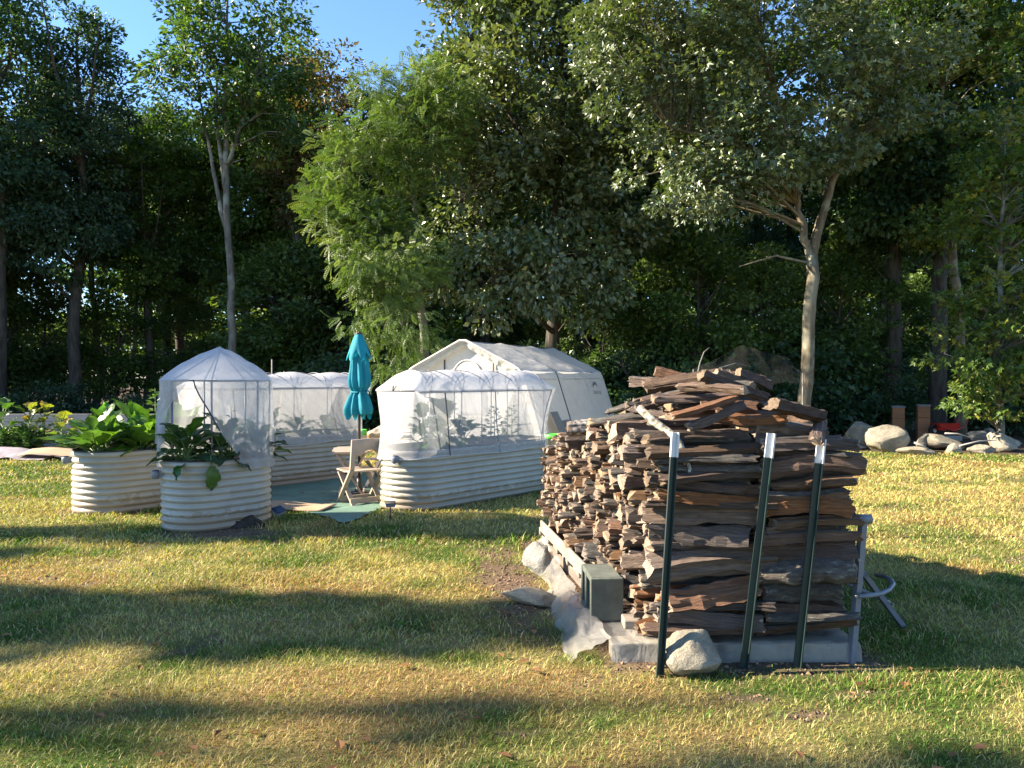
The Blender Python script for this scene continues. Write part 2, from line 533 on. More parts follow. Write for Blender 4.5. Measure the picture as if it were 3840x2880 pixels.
M['lens'] = plain('clear_lens', (.5, .52, .55), rough=.12, bmp=0)
M['solar'] = plain('solar_cell', (.02, .025, .05), rough=.15, bmp=0)
# ---------------------------------------------------------------- layout shared by ground and things
U = Vector((.67, .742, 0)).normalized()            # long axis of the garden beds
V = Vector((U.y, -U.x, 0))                         # the side of the beds that faces the viewer
BED_H = .70
BEDS = {                                           # centre of the near round end, radius, straight length
    'A': (Vector((-3.22, 7.95, 0)), .37, .36),
    'B': (Vector((-4.66, 8.95, 0)), .41, 1.15),
    'C': (Vector((-3.97, 9.92, 0)) + U * .30 - V * .42, .42, 1.95),
    'D': (Vector((-.866, 8.91, 0)) - V * .40, .40, 1.80),
}
PILE_O, PILE_SHEAR, PILE_W, PILE_L = Vector((.74, 4.09, 0)), -.15, 1.19, 3.0
BASE_L = -.17                                      # the base reaches further left than the logs
def pile(s, t, z=0.0):
    return Vector((PILE_O.x + s + PILE_SHEAR * t, PILE_O.y + t, z))
MAT_PX = [(930, 1872), (1010, 1905), (1165, 1928), (1230, 1945), (1290, 1968), (1360, 1945), (1450, 1898), (1530, 1840), (1480, 1778), (1330, 1772), (1120, 1800), (960, 1840)]
MAT_POLY = [ground(*p) for p in MAT_PX]

def in_poly(x, y, poly):
    inside = np.zeros(np.shape(x), bool)
    n = len(poly); j = n - 1
    for i in range(n):
        xi, yi, xj, yj = poly[i][0], poly[i][1], poly[j][0], poly[j][1]
        c = ((yi > y) != (yj > y)) & (x < (xj - xi) * (y - yi) / (yj - yi + 1e-12) + xi)
        inside ^= c; j = i
    return inside

def bed_dist(x, y, key):
    """signed distance outside a bed's outline"""
    c, r, L = BEDS[key]
    a = (x - c.x) * U.x + (y - c.y) * U.y
    b = (x - c.x) * V.x + (y - c.y) * V.y
    a = a - np.clip(a, 0, L)
    return np.hypot(a, b) - r

def pile_dist(x, y):
    t = y - PILE_O.y
    s = x - PILE_O.x - PILE_SHEAR * t
    dx = np.maximum(np.maximum(BASE_L - s, s - PILE_W - .02), 0)
    dy = np.maximum(np.maximum(-.03 - t, t - PILE_L), 0)
    return np.hypot(dx, dy)

def lawn_edge(x):
    """how far the lawn reaches"""
    return np.interp(x, [-30, -9, -5, -3, 0, 4, 6, 7.5, 10, 30], [15.2, 15.2, 15.6, 16.5, 17.5, 17.2, 16.2, 15.4, 14.7, 14.7])

def ground_z(x, y):
    return .03 * (fbm(x * .35, y * .35, 2.0) - .5) * np.clip((y - 10) / 6, .25, 1)

TUFTS = [(1150, 2455, .42, .16, 1.0), (650, 2440, .2, .1, .8), (1040, 2110, .45, .25, 1.0), (560, 1985, .6, .3, 1.0), (300, 2790, .25, .1, 1.0), (60, 2800, .25, .1, 1.0), (2945, 2690, .09, .06, 1.2), (1740, 2475, .22, .1, 1.0), (1880, 2790, .2, .08, .9), (2180, 2480, .2, .1, .9), (2700, 2540, .35, .04, .8), (2060, 2380, .3, .3, .8), (2250, 2720, .2, .08, .8), (1760, 2120, .3, .2, .8), (200, 2080, .5, .3, .9), (3650, 2250, .6, .5, .8), (3400, 2420, .5, .3, .9)]
LITTER = (.085, .06, .04)
def ground_colour(x, y):
    """returns turf colour, soil colour and bareness (0 turf .. 1 bare soil)"""
    n_big = fbm(x * .55 + 3, y * .85, 1.0)
    n_mid = fbm(x * 1.7, y * 2.3, 4.0)
    n_sm = fbm(x * 5.1, y * 6.3, 9.0)
    green = np.clip((n_big * .5 + n_mid * .5 - .5) * 7 + .34, 0, 1)
    far_green = np.clip(1 - np.abs(y - 14.6) / .9, 0, 1) * (x > 3)
    green = np.clip(green + far_green * .7 - .25 * ((x > 2.2) & (y > 6)) + .35 * ((x < -3.5) & (y > 6.5)), 0, 1)
    for px, py, rx, ry, a in TUFTS:
        c = ground(px, py)
        green = np.maximum(green, np.clip(1.5 * a - np.hypot((x - c.x) / rx, (y - c.y) / ry) - (n_sm - .5) * 1.4, 0, 1))
    rust = np.clip((fbm(x * 1.1 + 40, y * 1.6, 7.0) - .52) * 6, 0, 1) * (1 - green)
    g = np.array((.115, .170, .032)); s = np.array((.48, .39, .15)); r = np.array((.33, .185, .08))
    turf = s[None] * (1 - green[:, None]) + g[None] * green[:, None]
    turf = turf * (1 - .6 * rust[:, None]) + r[None] * .6 * rust[:, None]
    bare = np.clip((n_mid * .5 + n_sm * .5 - .66) * 9, 0, .55)
    for k in BEDS:
        bare = np.maximum(bare, np.clip(1.15 - bed_dist(x, y, k) / .16 - n_sm * .8, 0, 1))
    bare = np.maximum(bare, np.clip(1.2 - pile_dist(x, y) / .14 - n_sm * .5, 0, 1))
    # worn strip on the sunny side of the woodpile, bare patches in front of it
    t = y - PILE_O.y; s_ = x - PILE_O.x - PILE_SHEAR * t
    bare = np.maximum(bare, np.clip(1.35 - np.hypot((s_ + .50) / .26, (t - 1.5) / 1.25) - (n_sm - .5) * 1.6, 0, 1))
    for px, py, rx, ry, a in ((2780, 2625, .16, .07, .8), (3040, 2690, .18, .07, .9), (3240, 2610, .26, .07, .7), (1940, 2760, .10, .05, .9), (2950, 2530, .4, .06, 1.0), (840, 2000, .45, .22, 1.2), (2000, 1960, .5, .12, .5)):
        c = ground(px, py)
        bare = np.maximum(bare, np.clip(a * 1.3 - np.hypot((x - c.x) / rx, (y - c.y) / ry) * .9 - (n_sm - .5) * .8, 0, 1))
    e = lawn_edge(x) + .5 * (n_mid - .5)
    wood = np.clip((y - e) / .35, 0, 1)
    soil = np.array((.155, .105, .07))[None] * np.ones((len(x), 1))
    soil = soil * (1 - wood[:, None]) + (np.array(LITTER)[None] * (.7 + .7 * n_mid[:, None])) * wood[:, None]
    return turf, soil, np.maximum(bare, wood), wood

# ---------------------------------------------------------------- ground sheet
def make_ground():
    def axis(lo, hi, step, far):
        core = np.arange(lo, hi + 1e-6, step)
        out = hi + (far - hi) * (np.linspace(0, 1, 16)[1:] ** 2.2)
        inn = lo - (far + lo) * (np.linspace(0, 1, 16)[1:] ** 2.2)
        return np.concatenate([inn[::-1], core, out])
    xs = axis(-11, 12, .09, 400.0)
    ys = np.concatenate([-60 + 60.5 * np.linspace(0, 1, 10) ** .5, np.arange(.6, 18.5, .09), 18.5 + 600 * (np.linspace(0, 1, 22)[1:] ** 2.4)])
    X, Y = np.meshgrid(xs, ys)
    x, y = X.ravel(), Y.ravel()
    z = ground_z(x, y)
    turf, soil, bare, wood = ground_colour(x, y)
    col = turf * .55 * (1 - bare[:, None]) + soil * bare[:, None]
    w, h = len(xs), len(ys)
    i = np.arange(w * h).reshape(h, w)
    f = np.stack([i[:-1, :-1], i[:-1, 1:], i[1:, 1:], i[1:, :-1]], -1).reshape(-1, 4)
    o = obj('ground', fast_mesh('ground', np.stack([x, y, z], 1), f, M['ground'], col, smooth=True))
    tag(o, 'lawn soil and dry turf of the garden running back to the forest floor', 'ground', kind='structure')
make_ground()

# ---------------------------------------------------------------- grass blades
def make_grass():
    VV, FF, CC = [], [], []
    base = 0
    for (y0, y1, dens, wid, hgt) in ((2.3, 4.4, 7400, .0038, .023), (4.4, 7.0, 3900, .0060, .029), (7.0, 11.0, 1600, .0100, .034), (11.0, 17.6, 480, .019, .040)):
        xm = .72 * y1 + 2.4
        n = int(2 * xm * (y1 - y0) * dens)
        x = rng.uniform(-xm, xm, n); y = rng.uniform(y0, y1, n)
        keep = np.abs(x) < .70 * y + 2.4
        x, y = x[keep], y[keep]
        turf, soil, bare, wood = ground_colour(x, y)
        p = 1 - np.clip(bare * 1.25, 0, 1)
        ok = rng.random(len(x)) < p
        for k in BEDS: ok &= bed_dist(x, y, k) > .03
        ok &= pile_dist(x, y) > .02
        ok &= ~in_poly(x, y, MAT_POLY)
        x, y, turf = x[ok], y[ok], turf[ok]
        m = len(x)
        edge = np.minimum.reduce([bed_dist(x, y, k) for k in BEDS] + [pile_dist(x, y)])
        tuft = np.clip((fbm(x * 2.4 + 9, y * 2.4, 3.0) - .55) * 4, 0, 1)
        for px, py, rx, ry, a in TUFTS:
            c_ = ground(px, py)
            tuft = np.maximum(tuft, np.clip(1.2 * a - np.hypot((x - c_.x) / rx, (y - c_.y) / ry), 0, 1) * .9)
        h = hgt * rng.uniform(.55, 1.25, m) * (1 + .8 * tuft) * (1 + 1.1 * np.exp(-edge / .10) * (rng.random(m) < .5))
        az = rng.uniform(0, 2 * np.pi, m)
        lean = rng.uniform(.4, 1.8, m) * h
        w = wid * rng.uniform(.6, 1.3, m)
        lx, ly = np.cos(az), np.sin(az)
        az2 = az + np.pi / 2 + rng.uniform(-.7, .7, m)
        wx, wy = np.cos(az2) * w / 2, np.sin(az2) * w / 2
        z = ground_z(x, y) - .004
        P = np.empty((m, 5, 3))
        P[:, 0] = np.stack([x - wx, y - wy, z], 1); P[:, 1] = np.stack([x + wx, y + wy, z], 1)
        mx_, my_ = x + lx * lean * .35, y + ly * lean * .35
        P[:, 2] = np.stack([mx_ + wx * .8, my_ + wy * .8, z + h * .6], 1); P[:, 3] = np.stack([mx_ - wx * .8, my_ - wy * .8, z + h * .6], 1)
        P[:, 4] = np.stack([x + lx * lean, y + ly * lean, z + h * .95], 1)
        idx = base + np.arange(m)[:, None] * 5
        F = np.concatenate([idx + np.array([[0, 1, 2]]), idx + np.array([[0, 2, 3]]), idx + np.array([[3, 2, 4]])])
        r = rng.random((m, 1))
        straw = np.array((.55, .46, .22)); grn = np.array((.14, .24, .045)); brown = np.array((.24, .14, .07))
        c = turf * rng.uniform(.6, 1.4, (m, 1))
        c = np.where(r < .16, straw * rng.uniform(.7, 1.15, (m, 1)), c)
        c = np.where(r > .87, grn * rng.uniform(.7, 1.2, (m, 1)), c)
        c = np.where((r > .76) & (r < .87), brown, c)
        VV.append(P.reshape(-1, 3)); FF.append(F); CC.append(np.repeat(c, 5, axis=0)); base += m * 5
    me = fast_mesh('grass', np.concatenate(VV), np.concatenate(FF), M['grass'], np.concatenate(CC))
    o = obj('grass', me)
    tag(o, 'short dry mown grass mixing straw yellow and green across the lawn', 'grass', kind='stuff')
    # fallen leaves lying on the lawn
    n = 240
    y = rng.uniform(2.6, 13, n); x = rng.uniform(-1, 1, n) * (.68 * y)
    ok = (pile_dist(x, y) > .1)
    for k in BEDS: ok &= bed_dist(x, y, k) > .1
    x, y = x[ok], y[ok]; m = len(x)
    a = rng.uniform(0, 6.28, m); s = rng.uniform(.02, .045, m)
    z = ground_z(x, y) + rng.uniform(.012, .03, m)
    P = np.empty((m, 4, 3))
    for q, (u, v, dz) in enumerate(((-1, 0, .0), (0, .55, .012), (1, 0, .004), (0, -.55, .010))):
        P[:, q] = np.stack([x + (u * np.cos(a) - v * np.sin(a)) * s, y + (u * np.sin(a) + v * np.cos(a)) * s, z + dz], 1)
    idx = np.arange(m)[:, None] * 4
    F = np.concatenate([idx + np.array([[0, 1, 2]]), idx + np.array([[0, 2, 3]])])
    c = np.array((.26, .13, .06)) * rng.uniform(.5, 1.5, (m, 1)) * np.array((1, 1, 1))
    o = obj('fallen_leaves', fast_mesh('fallen_leaves', P.reshape(-1, 3), F, M['grass'], np.repeat(c, 4, axis=0)))
    tag(o, 'scattered dry brown leaves fallen on the mown lawn', 'leaves', kind='stuff')
make_grass()

# crumbs of soil and bark on the bare patches
def make_crumbs():
    n = 60000
    y = rng.uniform(2.4, 10, n); x = rng.uniform(-1, 1, n) * (.7 * y + .3)
    turf, soil, bare, wood = ground_colour(x, y)
    ok = (bare > .35) & (rng.random(n) < bare) & (wood < .1)
    for k in BEDS: ok &= bed_dist(x, y, k) > .03
    ok &= ~in_poly(x, y, MAT_POLY)
    x, y = x[ok], y[ok]; m = len(x)
    s = rng.uniform(.004, .016, m) * rng.uniform(.5, 1.2, m); a = rng.uniform(0, 6.28, m)
    z = ground_z(x, y)
    P = np.empty((m, 6, 3))
    for q, (u, v, w) in enumerate(((1, 0, .2), (0, .7, .3), (-1.1, .1, .25), (-.1, -.8, .2), (.1, 0, 1.0), (0, 0, -.4))):
        u_ = u * rng.uniform(.7, 1.3, m); v_ = v * rng.uniform(.7, 1.3, m)
        P[:, q] = np.stack([x + (u_ * np.cos(a) - v_ * np.sin(a)) * s, y + (u_ * np.sin(a) + v_ * np.cos(a)) * s, z + w * s], 1)
    idx = np.arange(m)[:, None] * 6
    F = np.concatenate([idx + np.array([f]) for f in ((0, 1, 4), (1, 2, 4), (2, 3, 4), (3, 0, 4), (1, 0, 5), (2, 1, 5), (3, 2, 5), (0, 3, 5))])
    c = np.array((.15, .10, .065)) * rng.uniform(.5, 1.7, (m, 1))
    o = obj('soil_crumbs', fast_mesh('soil_crumbs', P.reshape(-1, 3), F, M['crumb'], np.repeat(c, 6, axis=0)))
    tag(o, 'crumbs of soil and bark scattered over the bare patches', 'soil', kind='stuff')
M['crumb'] = leaf_mat('soil_crumb', .0, .95, .1)
make_crumbs()

# ---------------------------------------------------------------- trees
def unit(a):
    return a / np.maximum(np.linalg.norm(a, axis=1, keepdims=True), 1e-9)

def diamond(x0, y0, ang, ln, wd, lift=.05):
    d = np.array((math.cos(ang), math.sin(ang))); p = np.array((-d[1], d[0])); b = np.array((x0, y0))
    m = b + d * ln * .5
    e = b + d * ln
    q = [(*b, 0), (*(m + p * wd / 2), lift), (*e, -lift * .6), (*(m - p * wd / 2), lift)]
    return q
def leaf_template(kind):
    v, f = [], []
    def add(q):
        b = len(v); v.extend(q); f.extend([(b, b + 1, b + 2), (b, b + 2, b + 3)])
    if kind == 'ovate': add(diamond(0, 0, 0, 1, .52, .07))
    elif kind == 'wide': add(diamond(0, 0, 0, 1, .68, .10))
    elif kind == 'lobed':
        add(diamond(0, 0, 0, 1, .34, .05)); add(diamond(.12, 0, .85, .62, .26, .03)); add(diamond(.12, 0, -.85, .62, .26, .03))
    elif kind == 'frond':
        for i in range(7):
            t = .14 + .86 * i / 6.0
            for sgn in (-1, 1):
                q = diamond(t, 0, sgn * 1.05, .27 * (1 - .35 * abs(t - .5)), .10, .02)
                add([(a, b, c - .22 * t * t) for a, b, c in q])
        add([(a, b, c - .22) for a, b, c in diamond(.95, 0, 0, .22, .09)])
    return np.array(v, dtype=float), np.array(f, dtype=np.int64)
TEMPL = {k: leaf_template(k) for k in ('ovate', 'wide', 'lobed', 'frond')}

def leaves_mesh(name, pos, dirs, nrm, size, kind, cols, mat):
    tv, tf = TEMPL[kind]
    d = unit(dirs); s = unit(np.cross(nrm, d)); n = np.cross(d, s)
    k = len(tv); m = len(pos)
    P = pos[:, None, :] + size[:, None, None] * (tv[None, :, 0, None] * d[:, None, :] + tv[None, :, 1, None] * s[:, None, :] + tv[None, :, 2, None] * n[:, None, :])
    F = (np.arange(m)[:, None, None] * k + tf[None]).reshape(-1, 3)
    return fast_mesh(name, P.reshape(-1, 3), F, mat, np.repeat(cols, k, axis=0))

def crown_mesh(name, centers, radii, per, size, kind, palette, mat, axis_pt, rg, flat=.55, droop=.35):
    K = len(centers)
    pos = np.repeat(centers, per, axis=0); rad = np.repeat(radii, per)[:, None]
    off = rg.normal(0, 1, (K * per, 3))
    off *= np.minimum(1, 1.55 / np.maximum(np.linalg.norm(off, axis=1, keepdims=True), .01)) * np.array((.58, .58, .58 * flat))
    pos = pos + off * rad
    out = unit(pos - axis_pt[None])
    out2 = unit(off + 1e-6)
    dirs = out * .5 + out2 * .5 + rg.normal(0, .45, pos.shape) + np.array((0, 0, -droop))
    nrm = np.array((-.25, -.1, .5)) + out * .45 + rg.normal(0, .5, pos.shape)
    sz = size * rg.uniform(.5, 1.3, len(pos))
    pal = np.array(palette)
    ci = np.repeat(rg.integers(0, len(pal), K), per)
    mix = rg.random(len(pos)) < .35
    ci = np.where(mix, rg.integers(0, len(pal), len(pos)), ci)
    cols = pal[ci] * rg.uniform(.72, 1.3, (len(pos), 1))
    return leaves_mesh(name, pos, dirs, nrm, sz, kind, cols, mat)

def sample_ellipsoids(ells, K, rg, surf=.55):
    vol = np.array([e[3] * e[4] * e[5] for e in ells]) ** .8
    pick = rg.choice(len(ells), K, p=vol / vol.sum())
    d = unit(rg.normal(0, 1, (K, 3)))
    r = rg.random(K) ** (1 / 3.0 * (1 - surf) + .12)
    E = np.array(ells)[pick]
    return E[:, :3] + d * r[:, None] * E[:, 3:6], pick

def trunk_mesh(name, stems, centers, mat, rg, twig=.02, seg=9, dead=0):
    """stems: list of polylines [(x,y,z,r)...]; a twig joins every clump to the nearest stem point below it"""
    mb = MB()
    nodes = []
    for si, st in enumerate(stems):
        pts = [Vector(p[:3]) for p in st]; rr = [p[3] for p in st]
        P, Q = [], []
        for i in range(len(pts) - 1):
            for j in range(4):
                f = j / 4
                w = .25 * (rr[i] * (1 - f) + rr[i + 1] * f)
                P.append(pts[i].lerp(pts[i + 1], f) + Vector((rg.normal(0, w), rg.normal(0, w), 0)) * (1 if i + j else 0)); Q.append(rr[i] * (1 - f) + rr[i + 1] * f)
        P.append(pts[-1]); Q.append(rr[-1])
        mb.tube(P, Q, seg)
        if len(stems) - si > dead: nodes += [(p, q) for p, q in zip(P, Q)]
    N = np.array([p for p, q in nodes]); Q = np.array([q for p, q in nodes])
    for c in centers:
        dz = c[2] - N[:, 2]
        cost = np.linalg.norm(N - c, axis=1) + np.where(dz < .15, 3.0, 0) + np.abs(dz) * .2
        i = int(np.argmin(cost))
        a, b = Vector(N[i]), Vector(c)
        ln_ = (b - a).length
        mid = a.lerp(b, .45) + Vector((rg.normal(0, .12), rg.normal(0, .12), .16)) * ln_ * .8
        r0 = min(Q[i] * .55, twig * (1 + .45 * (b - a).length))
        m2_ = mid.lerp(b, .55) + Vector((rg.normal(0, .08), rg.normal(0, .08), .05)) * ln_ * .6
        mb.tube([a, mid, m2_, b], [r0, r0 * .7, r0 * .45, r0 * .2], 4, caps=False)
    return mb.mesh(name, mat)

def tree(name, base, stems, ells, K, per, size, kind, palette, lmat, bmat, seed, label, cat='tree', group=None, clump=.55, flat=.55, surf=.55, droop=.35, twig=.014, dead=0):
    """stems and ellipsoids in metres from the tree's own base"""
    rg = np.random.default_rng(seed)
    root = empty(name, base)
    cen, pick = sample_ellipsoids(ells, K, rg, surf)
    rad = clump * rg.uniform(.65, 1.35, K)
    ax = np.mean(np.array(ells)[:, :3], axis=0) - np.array((0, 0, 1.0))
    obj('trunk', trunk_mesh(name + '_trunk', stems, cen, bmat, rg, twig, 9, dead), root)
    obj('crown', crown_mesh(name + '_crown', cen, rad, per, size, kind, palette, lmat, ax, rg, flat, droop), root)
    tag(root, label, cat, group)
    return root

def copy_tree(root, loc, rz, scale, label, group):
    r = root.copy(); COL.objects.link(r)
    r.location = loc; r.rotation_euler = (0, 0, rz); r.scale = scale
    tag(r, label, None, group)
    for ch in root.children:
        c = ch.copy(); c.parent = r; COL.objects.link(c)
    return r

PAL_DARK = [(.042, .088, .040), (.052, .104, .042), (.036, .076, .040), (.068, .114, .044)]  # blue raised: the bluish veiling light over the left wood is painted into the leaves
PAL_MID = [(.068, .120, .028), (.084, .142, .030), (.055, .102, .026), (.110, .158, .040)]
PAL_OAK = [(.088, .122, .036), (.110, .140, .040), (.072, .104, .032), (.135, .152, .056)]
PAL_LOCUST = [(.088, .142, .028), (.105, .158, .033), (.070, .120, .025), (.135, .175, .050)]
PAL_MAPLE = [(.085, .150, .022), (.125, .175, .026), (.065, .120, .020), (.200, .200, .030)]
PAL_RUST = [(.075, .085, .025), (.11, .085, .032), (.055, .08, .02), (.13, .08, .035)]
def forest_stem(H, r, rg, lean=.4):
    a = [(0, 0, -.1, r * 1.25), (rg.normal(0, .1), rg.normal(0, .1), H * .12, r), (rg.normal(0, lean * .5), rg.normal(0, lean * .5), H * .45, r * .72)]
    top = (rg.normal(0, lean), rg.normal(0, lean), H * .9, r * .15)
    st = [a + [((a[-1][0] + top[0]) / 2, (a[-1][1] + top[1]) / 2, H * .68, r * .45), top]]
    for q in range(5):
        h0 = rg.uniform(.45, .72); z0 = H * h0
        an = rg.uniform(0, 6.28); ln = H * rg.uniform(.10, .17)
        b = a[-1] if h0 < .6 else st[0][3]
        st.append([(b[0], b[1], z0 - .1, r * .35), (b[0] + math.cos(an) * ln * .6, b[1] + math.sin(an) * ln * .6, z0 + ln * .7, r * .22), (b[0] + math.cos(an) * ln, b[1] + math.sin(an) * ln, z0 + ln * 1.7, r * .06)])
    return st

PROTO = {}
def forest_proto(key, H, r, ells, K, per, size, kind, pal, bmat, seed):
    rg = np.random.default_rng(seed)
    return dict(H=H, args=(forest_stem(H, r, rg), ells, K, per, size, kind, pal, M['leaf'], bmat, seed + 50))
SPEC = {
    'tall': forest_proto('tall', 14, .20, [(0, 0, 9.2, 1.9, 1.9, 3.6), (.2, 0, 12, 1.2, 1.2, 1.9), (-.4, .3, 6.2, 1.9, 1.9, 1.5)], 150, 150, .165, 'ovate', PAL_DARK, M['bark_dark'], 11),
    'round': forest_proto('round', 13, .19, [(0, 0, 9.0, 2.3, 2.3, 3.4), (.6, .2, 6.4, 2.0, 1.8, 1.8), (-.7, 0, 10.8, 1.5, 1.5, 1.8)], 150, 150, .165, 'wide', PAL_MID, M['bark_dark'], 12),
    'light': forest_proto('light', 15, .15, [(0, 0, 11.2, 2.1, 2.1, 3.2), (.8, 0, 8.6, 1.7, 1.7, 1.8), (-.8, .4, 9.6, 1.5, 1.5, 1.9)], 150, 130, .16, 'ovate', PAL_OAK, M['bark_grey'], 13),
    'rusty': forest_proto('rusty', 12.5, .16, [(0, 0, 9.4, 1.9, 1.9, 2.9), (.5, 0, 7.3, 1.8, 1.7, 1.8)], 120, 130, .155, 'ovate', PAL_RUST, M['bark_grey'], 14),
    'young': forest_proto('young', 6.0, .07, [(0, 0, 3.6, 1.5, 1.5, 2.0), (.3, .1, 2.0, 1.5, 1.4, 1.3), (-.2, 0, 5.0, .9, .9, 1.0)], 90, 115, .145, 'wide', PAL_MID, M['bark_dark'], 15),
    'shrub': forest_proto('shrub', 2.6, .04, [(0, 0, 1.3, 1.3, 1.3, 1.05), (.5, .2, .7, 1.2, 1.1, .6)], 60, 75, .14, 'wide', PAL_DARK, M['bark_dark'], 16),
}
def forest(key, x, y, H, rz, label, group, cat='tree', wide=1.0):
    sp = SPEC[key]
    if key not in PROTO:
        a = sp['args']
        root = tree(NAMES[key], (0, 0, 0), a[0], a[1], a[2], a[3], a[4], a[5], a[6], a[7], a[8], a[9], label, cat, group)
        PROTO[key] = root
        r = root
    else:
        r = copy_tree(PROTO[key], (0, 0, 0), 0, (1, 1, 1), label, group)
    s = H / sp['H']
    r.location = (x, y, 0); r.rotation_euler = (0, 0, rz); r.scale = (s * wide, s * wide, s)
    return r
NAMES = {'tall': 'forest_tree', 'round': 'forest_tree', 'light': 'grey_barked_tree', 'rusty': 'reddish_tree', 'young': 'understory_tree', 'shrub': 'forest_shrub'}

# front row of the wood, each with its own label: (photo column, distance, height, kind)
FRONT = [
    (-20, 22.5, 15.5, 'tall', 'tall dark tree at the far left edge, its crown leaving the top of the photo'),
    (285, 24.0, 13.4, 'tall', 'dark pointed tree with straight trunk standing left of the pyramid net'),
    (70, 27.0, 12.6, 'round', 'dark broad tree behind the far left tree, above the low timber wall'),
    (560, 26.5, 11.2, 'round', 'lower dark tree filling the dip between the two tallest left crowns'),
    (1190, 25.5, 12.9, 'rusty', 'reddish brown tinged tree right of the pale forked trunk'),
    (1375, 26.5, 11.6, 'tall', 'dark tree whose top edges the blue sky right of the reddish tree'),
    (1050, 27.5, 13.6, 'round', 'dark tree standing between the pale forked trunk and the reddish tree'),
    (1490, 29.0, 11.2, 'round', 'lowest dark tree at the foot of the blue sky gap'),
    (3328, 20.5, 13.5, 'round', 'thick dark trunk tree just right of the lit oak trunk'),
    (3506, 19.6, 14.0, 'tall', 'black trunk tree in front of the right cedar hive'),
    (3800, 21.0, 14.5, 'round', 'dark tree at the right edge of the photo'),
    (2280, 24.0, 14.0, 'tall', 'dark tree hidden behind the large leaved tree above the shelter'),
    (2640, 23.5, 14.0, 'round', 'dark tree behind the left half of the oak crown'),
    (1800, 25.0, 13.5, 'round', 'dark tree behind the large leaved tree, left of its trunk'),
]
for i, (px, d, H, k, lab) in enumerate(FRONT):
    forest(k, (px - 1920) / FPX * d, d, H, i * 1.3, lab, 'trees along the front of the wood')
# pale forked trunk, two stems
p = at(872, 1410, 22.0)
tree('pale_forked_tree', (p.x, 22.0, 0), [
    [(.05, 0, -.1, .145), (0, 0, 1.5, .12), (-.02, 0, 4.0, .105), (-.18, 0, 6.6, .09), (-.22, .1, 9.0, .065), (-.1, 0, 12.5, .03)],
    [(-.18, 0, 5.8, .07), (-.55, .1, 7.4, .055), (-.95, .2, 9.4, .03)],
    [(-.2, 0, 6.9, .06), (-.45, .1, 8.6, .05), (-.5, .2, 10.6, .02)],
    [(-.1, 0, 7.6, .06), (.6, -.1, 9.6, .045), (1.1, 0, 11.4, .02)]],
    [(0, 0, 12.4, 2.0, 1.8, 2.6), (-.3, -.2, 9.9, 2.0, 1.6, 1.6), (1.0, 0, 9.3, 1.3, 1.2, 1.5)], 150, 95, .17, 'ovate', PAL_MID, M['leaf'], M['bark_grey'], 21,
    'tall tree with pale grey forked trunk behind the pyramid net', 'tree')
# bright feathery tree left of the shelter
tree('feathery_tree', (-1.9, 17.9, 0), [
    [(0, 0, -.1, .13), (-.1, -.1, 2.0, .11), (-.3, -.3, 4.5, .08), (-.4, -.4, 8.2, .02)],
    [(-.2, -.2, 3.0, .06), (-.9, -.8, 4.6, .04), (-1.8, -1.2, 6.0, .015)],
    [(-.1, -.1, 1.8, .05), (-.6, -.8, 2.8, .035), (-1.0, -1.4, 3.4, .015)]],
    [(-1.25, -1.0, 5.9, 1.15, .9, 1.35), (-.75, -1.5, 4.0, 1.0, .8, 1.0), (-.7, -1.7, 2.5, .80, .6, .85), (-.15, -.9, 7.3, 1.2, .9, 1.2), (-.55, -1.8, 1.6, .55, .5, .6), (-1.9, -.9, 5.2, .6, .6, .8)], 170, 46, .25, 'frond', PAL_LOCUST, M['bright_leaf'], M['bark_grey'], 22,
    'bright yellow green feathery leaved tree drooping left of the white shelter', 'tree', clump=.46, flat=.5, droop=.5)
# large leaved tree over the shelter
tree('large_leaved_tree', (1.17, 19.6, 0), [
    [(0, 0, -.1, .22), (-.05, 0, 3.0, .18), (-.05, -.1, 6.0, .15), (.1, -.2, 9.0, .10), (.1, -.2, 13, .03)],
    [(-.05, 0, 3.4, .09), (-1.2, -.8, 4.6, .06), (-2.4, -1.4, 5.6, .02)],
    [(-.05, 0, 2.6, .07), (-.9, -1.2, 3.4, .05), (-1.6, -2.0, 3.7, .02)],
    [(-.05, 0, 5.2, .09), (1.1, -.6, 6.6, .06), (2.0, -.8, 7.8, .02)],
    [(-.05, 0, 6.2, .09), (-1.3, -.3, 8.2, .06), (-2.2, -.4, 9.8, .02)]],
    [(-.5, -.6, 8.4, 2.9, 1.9, 3.0), (-2.2, -1.5, 6.0, 1.5, 1.1, 1.6), (-1.4, -2.0, 3.75, 1.7, .9, .95), (.2, -1.6, 4.1, 1.5, .9, 1.3), (-.5, -.3, 11.6, 2.6, 1.8, 1.9), (1.2, -1.2, 6.0, 1.3, 1.1, 1.8), (1.9, -.6, 9.0, 1.6, 1.2, 2.4)], 360, 140, .160, 'wide', PAL_OAK, M['oak_leaf'], M['bark_dark'], 23,
    'big dark tree with large glossy leaves rising behind the white shelter', 'tree', clump=.62, flat=.6)
